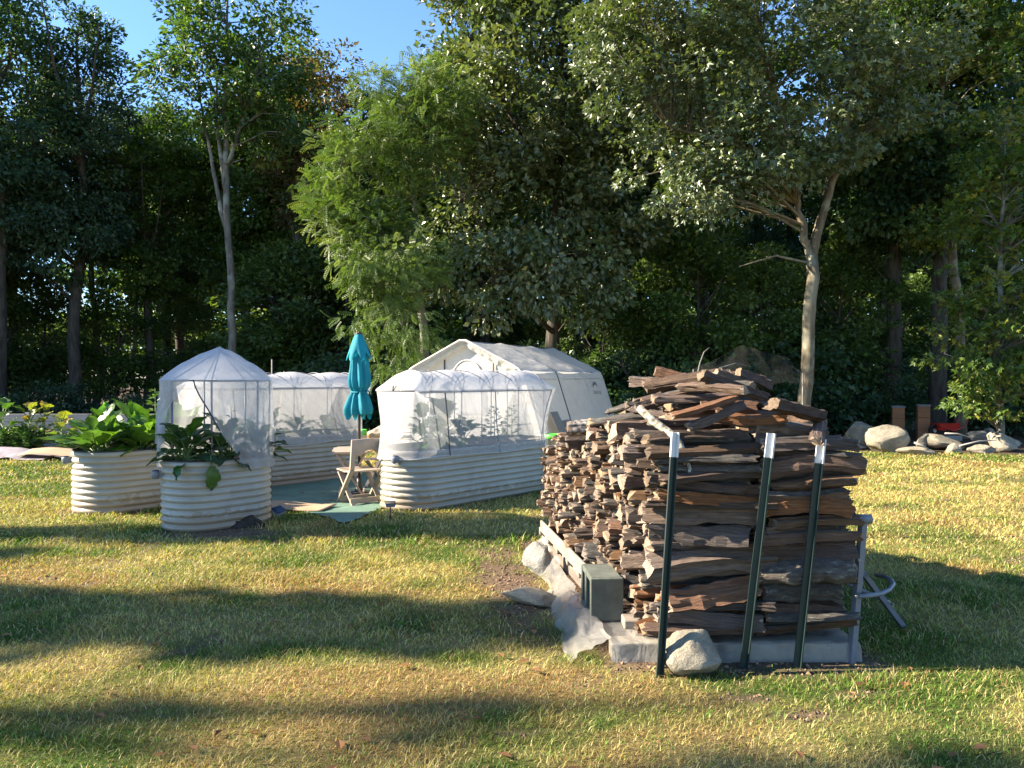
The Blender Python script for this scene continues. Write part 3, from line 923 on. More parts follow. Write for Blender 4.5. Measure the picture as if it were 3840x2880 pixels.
# oak
tree('oak_tree', (6.18, 16.3, 0), [
    [(0, 0, -.15, .18), (.03, 0, .7, .145), (.09, 0, 2.2, .130), (.16, 0, 4.1, .125)],
    [(.16, 0, 4.0, .085), (.02, .05, 4.6, .085), (-.12, .05, 5.2, .07), (-.3, .1, 6.6, .05), (-.9, 0, 8.6, .02)],
    [(.17, 0, 4.0, .095), (.45, 0, 5.1, .08), (.78, 0, 6.2, .068), (1.0, 0, 7.6, .06), (1.0, 0, 10.0, .03)],
    [(.2, .1, 4.2, .09), (.55, .2, 5.2, .075), (.7, .3, 6.4, .05), (1.6, .4, 8.0, .02)],
    [(-.2, .1, 5.8, .05), (-1.6, -.5, 6.3, .035), (-3.0, -.9, 6.5, .015)],
    [(1.0, 0, 7.0, .05), (2.0, -.3, 8.0, .03), (2.8, -.3, 8.2, .015)],
    [(.1, 0, 3.95, .03), (-.7, -.3, 4.05, .02), (-1.5, -.5, 3.8, .008)]],
    [(-.2, -.5, 7.6, 2.4, 1.5, 1.9), (-2.7, -1.1, 6.5, 1.3, 1.0, 1.9), (-3.0, -.8, 9.3, 1.9, 1.3, 1.8), (-.5, -1.1, 6.0, 1.1, .8, .7), (1.9, -.5, 7.7, 1.3, 1.1, 1.3), (.2, -.3, 10.8, 3.2, 1.8, 1.9), (-2.0, -1.0, 5.3, .9, .7, .6), (-3.9, -.9, 7.7, 1.1, 1.0, 1.9), (-3.2, -1.0, 5.3, .9, .8, .8)], 440, 96, .130, 'lobed', PAL_OAK, M['oak_leaf'], M['bark_oak'], 24,
    'sunlit oak with bare pale trunk forking above the woodpile', 'tree', clump=.50, flat=.6, dead=1)
# bright maple at the right edge
tree('maple_sapling', (10.15, 15.95, 0), [
    [(0, 0, -.1, .08), (-.1, 0, 2.0, .065), (-.1, -.1, 4.0, .045), (0, -.1, 6.3, .015)],
    [(-.1, 0, 1.3, .035), (-.7, -.3, 1.8, .02), (-1.4, -.4, 2.0, .008)],
    [(-.1, 0, 2.4, .035), (-.6, -.3, 3.0, .02), (-1.1, -.4, 3.2, .008)]],
    [(-.6, -.5, 2.1, 1.1, .7, .7), (-.2, -.4, 3.3, 1.1, .8, .8), (.2, -.3, 4.9, 1.3, .9, 1.2), (.8, -.4, 2.2, 1.0, .7, 1.2), (-.7, -.6, 1.2, .8, .5, .5), (.2, 0, 6.4, 1.2, .9, .9)], 230, 46, .135, 'lobed', PAL_MAPLE, M['bright_leaf'], M['bark_grey'], 25,
    'young maple with bright yellow green leaves at the right edge behind the boulders', 'tree', clump=.42, flat=.3)
# thin leaning grey trunk with leaves at the right
tree('leaning_tree', (10.95, 19.0, 0), [
    [(.2, 0, -.1, .14), (.15, 0, 2.4, .12), (-.05, 0, 4.6, .105), (-.35, 0, 6.8, .09), (-.4, 0, 10.5, .03)]],
    [(-.3, 0, 9.0, 1.9, 1.5, 2.4), (.4, -.5, 6.2, 1.4, 1.0, .9), (-.7, -.6, 5.0, .9, .7, .6)], 150, 70, .15, 'lobed', PAL_MAPLE, M['leaf'], M['bark_oak'], 26,
    'slim tree with pale sunlit trunk section behind the bright maple', 'tree', clump=.5, flat=.45)
# lit understory behind the woodpile
for i, (px, d, H, lab) in enumerate([
        (2600, 19.6, 5.6, 'leafy young tree behind the top of the woodpile'),
        (2860, 20.4, 5.0, 'young tree just left of the oak trunk'),
        (2430, 20.8, 4.8, 'dark young tree between the shelter and the woodpile'),
        (3160, 21.0, 5.6, 'young tree just right of the oak trunk'),
        (3640, 21.5, 5.4, 'young tree behind the red machine'),
        (2250, 19.8, 4.0, 'young tree behind the right end of the white shelter')]):
    forest('young', (px - 1920) / FPX * d, d, H, i * 1.1, lab, 'young trees at the edge of the wood')
rgx = np.random.default_rng(77)
LEFT = ['small bushy tree at the far left under the first straight trunk', 'bushy young tree between the pyramid net and the pale forked trunk', 'slim young tree between the two straight dark trunks at the far left', 'low young tree left of the pyramid net in the dark wood', 'young tree just right of the pale forked trunk', 'young tree behind the back tunnel net', 'dense young tree behind the teal umbrella', 'young tree under the blue sky gap', 'young tree behind the bright feathery tree']
for i, (px, d, H) in enumerate([(20, 26, 4.6), (690, 29, 4.6), (180, 27, 5), (430, 26, 4.4), (1040, 24.6, 5.8), (1150, 26, 6.6), (1280, 24, 6.0), (1420, 25, 5.0), (1560, 23, 5.6)]):
    forest('young', (px - 1920) / FPX * d, d, H, i * 2.1, LEFT[i], 'young trees behind the left beds', wide=1.15)
ORD = ['first', 'second', 'third', 'fourth', 'fifth', 'sixth', 'seventh', 'eighth', 'ninth', 'tenth', 'eleventh', 'twelfth', 'thirteenth', 'fourteenth', 'fifteenth', 'sixteenth', 'seventeenth', 'eighteenth', 'nineteenth', 'twentieth']
def nth(i):
    return ORD[i] if i < 20 else 'twenty ' + ORD[i - 20] if i < 29 else ('thirtieth' if i == 29 else 'thirty ' + ORD[i - 30])
for i in range(34):
    px = -250 + i * 126 + rgx.uniform(-40, 40)
    d = rgx.uniform(19.0, 22.5) if px > 1900 else rgx.uniform(20.0, 24)
    if 3300 < px < 3640: d = 27 + rgx.uniform(0, 2)
    forest('shrub', (px - 1920) / FPX * d, d, rgx.uniform(1.0, 1.7) if px < 1000 else rgx.uniform(1.5, 2.9), i * 1.7, f'low dark shrub at the foot of the wood, {nth(i)} from the left', 'shrubs at the foot of the wood', 'shrub', 1.1)
# deeper rows
for row, (d0, n, H0) in enumerate(((29.5, 13, 12.6), (35, 14, 13.8), (42, 15, 15.5))):
    for i in range(n):
        px = -500 + (i + .5 * (row % 2)) * 4900 / n + rgx.uniform(-90, 90)
        if row > 0 and px < 430: continue
        d = d0 + rgx.uniform(-1.5, 1.5)
        k = ('tall', 'round', 'light')[(i + row) % 3]
        H = H0 * rgx.uniform(.92, 1.06)
        if 1340 < px < 1660: H = min(H, 1.55 + (1410 - 420) / FPX * d)
        forest(k, (px - 1920) / FPX * d, d, H, i * .9 + row, 'forest tree standing deep in the wood behind the front trees', 'trees deep in the wood')
for i, (px, d, H) in enumerate(((-60, 37, 4.2), (60, 36, 4.6), (190, 38, 4.4), (330, 36.5, 4.8))):
    forest('young', (px - 1920) / FPX * d, d, H, i * 1.4, f'sunlit low tree far behind the trunks at the left, {nth(i)} from the left edge', 'far low trees at the left', wide=1.4)
# far thicket that closes the wood at eye level
for i in range(30):
    d = 44 + (i % 3) * 2.5 + rgx.uniform(-1, 1)
    px = -400 + i * 158 + rgx.uniform(-50, 50)
    if px < 330: continue
    forest('young', (px - 1920) / FPX * d, d, rgx.uniform(8, 10.5), i * 1.9, 'leafy tree of the far thicket seen between the trunks', 'far thicket', wide=1.25)
for i in range(22):
    d = 31 + (i % 3) * 2.0 + rgx.uniform(-1, 1)
    px = -300 + i * 205 + rgx.uniform(-60, 60)
    if px < 900: continue
    forest('young', (px - 1920) / FPX * d, d, rgx.uniform(4.5, 7), i * 2.3, 'young tree deep between the forest trunks', 'young trees deep in the wood', wide=1.2)
# the wood runs on beyond the left edge of the photo and keeps the left trees in shade
for i in range(16):
    x = -19.5 - (i % 8) * 3.2 + rgx.uniform(-.8, .8); y = 20.5 + (i // 8) * 4.5 + rgx.uniform(-1, 1)
    forest(('tall', 'round')[i % 2], x, y, rgx.uniform(13, 15.5), i * 1.1, 'forest tree beyond the left edge of the photo', 'trees beyond the left edge')
for i in range(14):
    x = -17 - i * 1.9; y = 19.5 + rgx.uniform(-1, 1.5)
    forest('young', x, y, rgx.uniform(5, 6.5), i * 1.7, 'young tree beyond the left edge of the photo', 'young trees beyond the left edge', wide=1.2)

# trees of the open lawn left of the viewer, known from their long shadows
def shade_tree(name, x, y, parts, seed, lab, dens=1.0):
    ells = [(-0.0 + dx, dy, z, rx, ry, rz) for dx, dy, z, rx, ry, rz in parts]
    K = int(sum(e[3] * e[4] * e[5] for e in ells) ** .75 * 60 * dens) + int(40 * dens)
    top = max(e[2] for e in ells)
    stems = [[(0, 0, -.1, .2), (0, 0, top * .5, .15), (0, 0, top, .05)]] + [[(0, 0, e[2] * .8, .08), (e[0] * .6, e[1] * .6, e[2] * .92, .05), (e[0], e[1], e[2], .02)] for e in ells]
    tree(name, (x, y, 0), stems, ells, K, 60, .20, 'wide', PAL_MID, M['leaf'], M['bark_dark'], seed, lab, 'tree', clump=.26)
shade_tree('lawn_tree', -19, 4.35, [(0, .0, 9.2, 1.5, .62, .95), (.3, -.1, 9.9, 1.2, .40, .45), (-.2, .25, 8.3, 1.1, .5, .5)], 31, 'lawn tree outside the left edge casting the broad shadow over the near grass', .62)
shade_tree('lawn_tree', -23, 2.9, [(0, -.12, 12.0, .8, .07, .9), (.1, -.85, 13.4, .8, .10, .5)], 32, 'lawn tree outside the left edge casting the lowest shadow bands', .16)
shade_tree('lawn_tree', -22, 6.85, [(0, .1, 10.2, 1.2, .20, .9), (0, .3, 12.0, 1.2, .30, .7), (0, -.75, 9.7, 1.0, .10, .5)], 33, 'lawn tree outside the left edge shading the grass before the beds')
# ---------------------------------------------------------------- raised beds
def stadium(key, off=0.0, n_arc=28, n_str=18):
    """outline points (local to the bed's near end centre, in bed axes a,b) with outward normals, counter-clockwise from the near end's left"""
    c, r, L = BEDS[key]
    pts = []
    # side facing the viewer (b=+r): from a=0 to L ; far end ; back side ; near end
    for i in range(n_str): pts.append((L * i / n_str, r, 0, 1))
    for i in range(n_arc):
        a = math.pi / 2 - math.pi * i / n_arc; pts.append((L + r * math.cos(a), r * math.sin(a), math.cos(a), math.sin(a)))
    for i in range(n_str): pts.append((L - L * i / n_str, -r, 0, -1))
    for i in range(n_arc):
        a = -math.pi / 2 - math.pi * i / n_arc; pts.append((r * math.cos(a), r * math.sin(a), math.cos(a), math.sin(a)))
    return [(a + na * off, b + nb * off, na, nb) for a, b, na, nb in pts]
def ab(a, b, z=0.0):
    v = U * a + V * b
    return Vector((v.x, v.y, z))

def make_bed(key, label):
    c, r, L = BEDS[key]
    root = empty('raised_bed', c)
    out = stadium(key)
    N = len(out); ribs = 10; per = 8
    def prof(z):
        ph = (z / BED_H * ribs) % 1.0
        return .026 * (abs(math.sin(math.pi * ph)) ** .75) - .012
    npan = 6 if L > 1 else 4
    cuts = [round(i * N / npan) + 5 for i in range(npan + 1)]
    for q in range(npan):
        ids = list(range(cuts[q], cuts[q + 1] + 2))
        extra = .005 if q % 2 else 0.0
        mb = MB()
        def fn(u, v, ids=ids, extra=extra):
            i = ids[min(int(round(u * (len(ids) - 1))), len(ids) - 1)] % N
            a, b, na, nb = out[i]
            z = v * BED_H
            o = prof(z) + extra
            return ab(a + na * o, b + nb * o, z)
        mb.grid(fn, len(ids) - 1, ribs * per)
        pan = mb.build('wall_panel', M['bed'], root)
        bb = MB()
        a, b, na, nb = out[ids[1] % N]
        for k in range(1, ribs, 2):
            z = (k + .5) / ribs * BED_H; o = .017
            p0 = ab(a + na * o, b + nb * o, z); p1 = ab(a + na * (o + .006), b + nb * (o + .006), z)
            bb.tube([p0, p1], .006, 6)
        tag(bb.build('bolt_row', M['bolt'], pan), kind='stuff')
    mb = MB()
    ring = [ab(a, b, BED_H + .004) for a, b, _, _ in out]
    mb.tube(ring + [ring[0]], .008, 6, caps=False)
    mb.build('edging', M['rubber'], root)
    mb = MB()
    ins = stadium(key, -.015)
    vs = [ab(L / 2, 0, BED_H - .035)]
    for f in (.5, 1.0):
        for i, (a, b, _, _) in enumerate(ins):
            aa = L / 2 + (a - L / 2) * f; bb_ = b * f
            vs.append(ab(aa, bb_, BED_H - .05 + .03 * (n1(aa * 9, bb_ * 9, 3) if f < 1 else -.3)))
    fs = []
    for i in range(N):
        j = (i + 1) % N
        fs += [(0, 1 + j, 1 + i), (1 + i, 1 + j, 1 + N + j, 1 + N + i)]
    mb.add(vs, fs, 0, True)
    mb.build('soil', M['soil'], root)
    tag(root, label, 'garden bed', 'cream corrugated raised beds')
    return root
make_bed('A', 'cream corrugated raised bed in front, under the white pyramid net')
make_bed('B', 'cream corrugated raised bed at the left, uncovered and full of big leaves')
make_bed('C', 'cream corrugated raised bed behind the umbrella, under the back tunnel net')
make_bed('D', 'long cream corrugated raised bed nearest the woodpile, under the front tunnel net')

# ---------------------------------------------------------------- nets
def tunnel_net(key, eave, apex, hem, label, flare=.0, hem_far=None, open_end=None):
    c, r, L = BEDS[key]
    root = empty('tunnel_net', c)
    lo = -r * .50; hi = L + r * .86
    rr = r * .84
    # frame: hoops, eave rails, uprights
    nh = 5
    hoops = [lo + .14 + (hi - lo - .28) * i / (nh - 1) for i in range(nh)]
    for i, a in enumerate(hoops):
        mb = MB()
        pts = [ab(a, rr * math.cos(t), eave + (apex - eave) * math.sin(t)) for t in np.linspace(0, math.pi, 15)]
        mb.tube(pts, .007, 6); mb.build('hoop', M['pole'], root)
        for s in (1, -1):
            mb = MB().tube([ab(a, rr * s, eave), ab(a, rr * s * .98, BED_H - .2)], .008, 6)
            mb.build('upright', M['pole'], root)
    for i in range(nh - 1):
        a0, a1 = hoops[i], hoops[i + 1]
        mb = MB()
        for sg in (0, 1):
            pts = [ab(a0 + (a1 - a0) * (t / math.pi), rr * math.cos(t) * (1 if sg else -1), eave + (apex - eave) * math.sin(t)) for t in np.linspace(0, math.pi, 13)]
            mb.tube(pts, .005, 5)
        mb.build('brace', M['pole'], root)
    for s in (1, -1):
        MB().tube([ab(lo - .03, rr * s, eave), ab(hi + .03, rr * s, eave)], .009, 6).build('eave_rail', M['pole'], root)
    MB().tube([ab(lo, 0, BED_H + .18), ab(hi, 0, BED_H + .18)], .005, 5).build('cross_rail', M['pole'], root)
    # roof film
    mb = MB()
    def roof(u, v):
        a = lo - .10 + (hi - lo + .20) * u
        t = math.pi * v
        ends = min(1.0, min(u, 1 - u) * 9)
        h = (apex - eave) * (.35 + .65 * math.sin(min(1, ends) * math.pi / 2))
        sag = .018 * math.sin(u * (nh - 1) * 2 * math.pi) - .02
        b = (rr + .012) * math.cos(t)
        return ab(a + .02 * n1(u * 9, v * 5, 1), b * (1 + .05 * (1 - ends)), eave + .010 + (h + sag) * math.sin(t) + .006 * n1(u * 14, v * 7, 5))
    mb.grid(roof, 90, 26)
    mb.build('net_roof', M['net_roof'], root)
    # skirt all round
    out = stadium(key, .03, 30, 34)
    N = len(out)
    mb = MB()
    def skirt(u, v):
        i = min(int(u * N + 1e-6), N) % N
        a, b, na, nb = out[i]
        # at the eaves the outline is squared off, at the hem it hugs the bed
        ea = min(max(a, lo - .09), hi + .09); 
        ea = a * 1.02 if 0 < a < L else (hi + .10 if a >= L else lo - .10) * (1.0 if abs(nb) < .8 else .97)
        eb = rr * 1.03 * max(-1, min(1, nb * 1.6))
        w = v ** .8
        z = eave + .008 + (hem + .03 * n1(a * 3 + 7, b * 3, 2) - eave) * v
        wave = (.014 * n1(u * 60, v * 1.5, 3) + .014 * n1(u * 23, v * 2, 9)) * min(1, v * 3) 
        wave += -.05 * math.sin(v * math.pi) * (1 if abs(na) > .5 else .35)
        aa = ea * (1 - w) + (a + na * .02) * w + na * wave
        bb = eb * (1 - w) + (b + nb * .02) * w + nb * wave
        return ab(aa, bb, z)
    mb.grid(skirt, N, 22, closed_u=True)
    sk = mb.build('net_skirt', M['net'], root)
    # zip and hem tape on the viewer's side
    for az in ((.12,) if key == 'C' else (.17, 1.02, 1.92)):
        mb = MB()
        i = int(round(az / max(L, .01) * 34)) % N if az < L else 34
        pts = [Vector(skirt(i / N, v)) + ab(0, .006) for v in np.linspace(.02, 1, 12)]
        for j in range(len(pts) - 1): mb.bar(pts[j], pts[j + 1], .016, .003, up=V)
        mb.build('zip', M['strap'] if az < .5 else M['pole'], sk)
    mb = MB()
    ring = [Vector(skirt(i / N, 1.0)) for i in range(N)]
    mb.tube(ring + [ring[0]], .004, 4, caps=False)
    mb.build('hem', M['post_white'], sk)
    tag(root, label, 'net cover', 'white net covers')
tunnel_net('D', 1.36, 1.62, .60, 'white tunnel net on hoops over the long bed nearest the woodpile')
tunnel_net('C', 1.37, 1.60, .58, 'white tunnel net on hoops over the bed behind the teal umbrella')

def pyramid_net():
    c, r, L = BEDS['A']
    root = empty('pyramid_net', c)
    eave, apex, hem = 1.50, 1.84, .615
    ctr = L / 2 + .03
    out = stadium('A', .025, 30, 12)
    N = len(out)
    # frame
    pol = []
    for an in (118, 62, 15, -40, -90, -140, 172):
        a = math.radians(an)
        rad_a, rad_b = L / 2 + r * .97, r * .97
        pol.append((ctr + rad_a * math.cos(a), rad_b * math.sin(a)))
    for a, b in pol:
        MB().tube([ab(a, b, eave), ab(a * .98, b * .98, BED_H - .15)], .010, 6).build('upright', M['pole'], root)
        MB().tube([ab(a, b, eave), ab(ctr, 0, apex - .015)], .005, 6).build('rafter', M['pole'], root)
    mb = MB()
    ring = [ab(a, b, eave) for a, b in pol]
    mb.tube(ring + [ring[0]], .010, 6, caps=False); mb.build('eave_ring', M['pole'], root)
    mb = MB()
    def roof(u, v):
        i = int(round(u * N)) % N
        a, b, na, nb = out[i]
        f = 1 - v
        puff = .055 * math.sin(math.pi * v) 
        z = eave + .012 + (apex - eave) * (v ** .92) + puff * .6 + .012 * n1(u * 17, v * 6, 4)
        return ab(ctr + (a - ctr) * f * 1.0, b * f, z)
    mb.grid(roof, N, 14, closed_u=True)
    mb.build('net_roof', M['net_roof'], root)
    # curtain: drawn open at the near left, hanging closed elsewhere
    order = [(i + 0) % N for i in range(N)]
    mb = MB()
    # index of the opening: near-left end of the outline
    start0, stop = int(N * .93), int(N * 1.83)
    def curtain(u, v):
        lo_i = start0 + (N * .17) * (v ** 1.3)          # free edge swings towards the viewer's right as it falls
        f = lo_i + (stop - lo_i) * u
        i0 = int(math.floor(f)); fr = f - i0
        p, q = out[i0 % N], out[(i0 + 1) % N]
        a, b, na, nb = [p[k] * (1 - fr) + q[k] * fr for k in range(4)]
        gather = math.exp(-u * 9)
        wave = (.014 * n1(u * 45, v * 1.8, 8) + .016 * n1(u * 17, v * 2.4, 1)) * min(1, v * 4) + gather * .05 * math.sin(v * 9 + u * 80) * min(1, v * 3)
        swell = .03 * v
        z = eave + .012 + (hem + .03 * n1(u * 12, 2, 2) - .04 * (1 - u) - eave) * v
        return ab(a + na * (wave + swell), b + nb * (wave + swell), z)
    mb.grid(curtain, 150, 26)
    cu = mb.build('net_curtain', M['net'], root)
    mb = MB()
    pts = [Vector(curtain(.0, v)) + ab(-.002, .004) for v in np.linspace(.0, .55, 16)]
    for j in range(len(pts) - 1): mb.bar(pts[j], pts[j + 1], .014, .003, up=V)
    mb.build('zip', M['strap'], cu)
    # drawn-back narrow panel at the left
    mb = MB()
    def tied(u, v):
        f = N * (.80 + .12 * u * (1 - .75 * min(1, v * 1.6)))
        i0 = int(math.floor(f)); fr = f - i0
        p, q = out[i0 % N], out[(i0 + 1) % N]
        a, b, na, nb = [p[k] * (1 - fr) + q[k] * fr for k in range(4)]
        w = .035 * math.sin(u * 14) * min(1, v * 2) + .02 * v
        return ab(a + na * w, b + nb * w, eave + .012 - (eave - .86) * v)
    mb.grid(tied, 24, 16)
    mb.build('tied_panel', M['net'], root)
    mb = MB()
    p = ab(L + r + .05, .02, .98)
    mb.tube([p + Vector((0, 0, .25)), p, p + Vector((.012, -.02, -.10)), p + Vector((.022, -.02, -.22))], .005, 5)
    mb.tube([p + Vector((0, 0, .0)), p + Vector((.05, -.02, -.02)), p + Vector((.06, -.02, -.2))], .005, 5)
    mb.build('tie_cord', M['strap'], root)
    tag(root, 'white pyramid net tent with one curtain pulled open over the front bed', 'net cover', 'white net covers')
pyramid_net()

# ---------------------------------------------------------------- vegetables
def veg_leaf_mesh(name, ln, wd, stalk, curl, wavy, cols, seed, lobe=0):
    rg = np.random.default_rng(seed)
    nu, nv = 10, 4
    V_, F_, C_ = [], [], []
    for i in range(nu + 1):
        u = i / nu
        w = wd * (math.sin(math.pi * min(1, u * .92 + .08)) ** .75) * .5
        if lobe: w *= 1 + .22 * math.sin(u * lobe * 6.28)
        x = stalk + ln * u
        droop = -curl * ln * u * u
        for j in range(nv + 1):
            s = j / nv * 2 - 1
            y = s * w + .012 * rg.normal()
            z = droop + abs(s) * w * .35 + wavy * wd * math.sin(u * 13 + j * 2.1 + seed) * abs(s) * .5
            V_.append((x, y, z))
            f = .75 + .5 * rg.random()
            C_.append([c * f * (1.25 if abs(s) < .2 else 1) for c in cols])
    w_ = nv + 1
    for i in range(nu):
        for j in range(nv):
            a = i * w_ + j
            F_.append((a, a + 1, a + w_ + 1, a + w_))
    b = len(V_)
    # stalk as a slim three-sided rod
    for (x, z) in ((0, -.0), (stalk, 0), (stalk + ln * .8, -curl * ln * .64 - .004)):
        for an in (0, 2.1, 4.2):
            rr = .007 if x <= stalk else .003
            V_.append((x, rr * math.cos(an), z + rr * math.sin(an) - .003)); C_.append([.16, .24, .08])
    for k in range(2):
        for q in range(3):
            F_.append((b + k * 3 + q, b + k * 3 + (q + 1) % 3, b + k * 3 + 3 + (q + 1) % 3, b + k * 3 + 3 + q))
    return fast_mesh(name, V_, F_, M['veg_leaf'], np.array(C_), smooth=True)

GREEN1, GREEN2, BLUEG, YEL = (.075, .16, .025), (.055, .12, .022), (.045, .085, .040), (.19, .21, .035)
LEAFSETS = {
    'collard': [veg_leaf_mesh('collard_leaf', .26, .15, .12, .30, .10, c, i) for i, c in enumerate((GREEN1, GREEN2, GREEN1, GREEN2, (.10, .19, .03)))],
    'squash': [veg_leaf_mesh('squash_leaf', .17, .19, .15, .55, .12, c, 20 + i, 2) for i, c in enumerate((GREEN2, BLUEG, GREEN2))],
    'kale': [veg_leaf_mesh('kale_leaf', .20, .11, .10, .5, .28, c, 40 + i, 3) for i, c in enumerate((BLUEG, (.035, .075, .03), GREEN2))],
    'yellow': [veg_leaf_mesh('yellowing_leaf', .15, .15, .12, .4, .15, c, 60 + i, 2) for i, c in enumerate((YEL, (.13, .20, .03), (.26, .19, .04)))],
    'slim': [veg_leaf_mesh('slim_leaf', .085, .026, .02, .35, .05, c, 80 + i) for i, c in enumerate((GREEN1, GREEN2))],
}
def rosette(name, p, kind, n, size, el0, el1, seed, label, cat='plant', group=None, stem=0.0, yellow=0):
    """leafy plant: every leaf an object of its own round one crown"""
    rg = np.random.default_rng(seed)
    root = empty(name, p)
    if stem > .03:
        MB().tube([(0, 0, -.03), (.01, .01, stem * .5), (0, 0, stem)], [.012, .010, .006], 6).build('stem', M['stalk'], root)
    for i in range(n):
        az = i * 2.39996 + rg.uniform(-.3, .3)
        f = i / max(1, n - 1)
        el = math.radians(el0 + (el1 - el0) * f + rg.uniform(-10, 10))
        st = LEAFSETS['yellow' if i < yellow else kind]
        o = obj('leaf', st[int(rg.integers(len(st)))], root)
        s = size * rg.uniform(.75, 1.2)
        o.scale = (s, s, s)
        o.rotation_euler = (rg.uniform(-.35, .35), -el, az)
        o.location = (0, 0, stem * (f if stem > .03 else .0))
    tag(root, label, cat, group)
    return root
M['stalk'] = plain('green_stalk', (.15, .22, .07), rough=.6, bmp=0)
def on_bed(key, a, b, z=BED_H - .05):
    c = BEDS[key][0]
    p = ab(a, b); return (c.x + p.x, c.y + p.y, z)
# bed B: big upright leaves
for i, (a, b, k, n, s, lab) in enumerate([
        (-.20, .10, 'collard', 17, 1.45, 'large leafy green plant at the left end of the uncovered bed'),
        (-.02, -.18, 'collard', 16, 1.55, 'large leafy green plant at the back of the uncovered bed, left end'),
        (.25, .18, 'collard', 16, 1.4, 'leafy plant with yellow and orange lower leaves in the uncovered bed'),
        (.45, -.15, 'collard', 17, 1.6, 'large leafy green plant in the middle back of the uncovered bed'),
        (.70, .15, 'collard', 17, 1.5, 'large leafy green plant right of the yellowing one in the uncovered bed'),
        (.98, -.05, 'collard', 16, 1.45, 'dense green plant beside the pyramid net in the uncovered bed'),
        (1.28, .15, 'kale', 15, 1.6, 'dark green plant at the far right end of the uncovered bed')]):
    rosette('leafy_vegetable', on_bed('B', a, b), k, n, s, 12, 78, 100 + i, lab, group='plants in the uncovered bed', yellow=4 if i == 2 else 0)
# tall serrated plant behind bed B
def frond_plant(name, p, H, nl, ln, label, seed, cols=(.12, .22, .03), cat='plant', spread=1.0, group=None, width=.22):
    rg = np.random.default_rng(seed)
    root = empty(name, p)
    MB().tube([(0, 0, -.05), (.01, 0, H * .5), (0, .01, H)], [.010, .007, .003], 6).build('stem', M['stalk'], root)
    pos, dr, nr, sz = [], [], [], []
    for i in range(nl):
        f = .15 + .85 * i / nl
        az = i * 2.4
        for q in range(5):
            a2 = az + (q - 2) * .38
            pos.append((math.cos(az) * .05 * spread * (1.2 - f), math.sin(az) * .05 * spread * (1.2 - f), H * f)); dr.append((math.cos(a2), math.sin(a2), rg.uniform(-.1, .55))); nr.append((rg.normal(0, .3), rg.normal(0, .3), 1)); sz.append(ln * (1.15 - .6 * f) * rg.uniform(.7, 1.15) * (1 - .12 * abs(q - 2)))
    pos, dr, nr, sz = map(np.array, (pos, dr, nr, sz))
    me = leaves_mesh(name + '_foliage', pos, dr, nr, sz, 'ovate', np.array(cols) * rg.uniform(.7, 1.3, (len(pos), 1)), M['veg_leaf'])
    obj('foliage', me, root)
    tag(root, label, cat, group)
p = at(580, 1500, 10.6)
frond_plant('tall_herb', (p.x, p.y, 0), 1.38, 34, .20, 'tall bright green plant with slender toothed leaves left of the pyramid net', 5)
# bed A
for i, (a, b, k, n, s, st, lab) in enumerate([
        (-.22, .14, 'kale', 19, 1.35, .16, 'dark leafy plant spilling over the open left end of the front bed'),
        (-.18, -.10, 'collard', 13, 1.0, .14, 'leafy plant at the back of the open left end of the front bed'),
        (.10, .22, 'kale', 12, 1.0, .10, 'dark leafy plant behind the curtain edge in the front bed'),
        (.32, -.05, 'kale', 13, 1.15, .18, 'bushy dark plant in the middle of the front bed under the net'),
        (.62, .10, 'kale', 13, 1.1, .16, 'bushy dark plant at the right end of the front bed under the net')]):
    rosette('leafy_vegetable', on_bed('A', a, b), k, n, s, -10 if i == 0 else 8, 75, 200 + i, lab, group='plants in the front bed', stem=st)
o = obj('fallen_leaf', LEAFSETS['collard'][1], None, loc=Vector(on_bed('A', -.10, .40, .76)), rot=(0, 1.35, math.atan2(V.y, V.x)), scale=(.9, 1.1, .9))
tag(o, 'single big leaf hanging over the rim of the front bed', 'leaf')
for i, (a, b, H) in enumerate(((.30, .05, .58), (-.15, -.05, .32))):
    frond_plant('tall_pepper_plant', on_bed('A', a, b), H, 9, .085, ('tall thin stemmed plant with small leaves under the pyramid net', 'short thin plant standing in the opened end of the pyramid net')[i], 60 + i, (.06, .11, .03))
# bed D
for i, (a, b, n, s, st, lab) in enumerate([
        (.10, .05, 16, 1.0, .30, 'bushy dark leaved plant at the left end under the front tunnel net'),
        (.32, .08, 18, 1.1, .42, 'tallest bushy dark plant under the front tunnel net'),
        (.52, -.05, 16, 1.1, .30, 'dense dark plant behind the tallest one under the front tunnel net'),
        (.74, .08, 15, 1.0, .18, 'low dark leafy plant in the middle of the front tunnel net')]):
    rosette('bushy_vegetable', on_bed('D', a, b), 'squash', n, s * .9, 8, 75, 300 + i, lab, group='plants under the front tunnel net', stem=st)
frond_plant('lacy_plant', on_bed('D', 1.25, .12), .50, 42, .10, 'small pale lacy plant at the right under the front tunnel net', 71, (.12, .20, .09), spread=2.5)
frond_plant('upright_plant', on_bed('D', 1.72, .0), .50, 22, .12, 'upright dark plant at the far right under the front tunnel net', 72, (.07, .15, .04), spread=1.5)
# bed C
for i, (a, n, s, st) in enumerate(((.0, 14, .95, .10), (.45, 14, 1.0, .14), (.85, 14, .95, .22), (1.25, 14, .95, .12), (1.7, 12, .9, .10))):
    rosette('leafy_vegetable', on_bed('C', a, .10), 'kale', n, s, 5, 70, 400 + i, ('leftmost', 'second', 'middle, tallest', 'fourth', 'rightmost')[i] + ' leafy plant from the left under the back tunnel net', group='plants under the back tunnel net', stem=st)

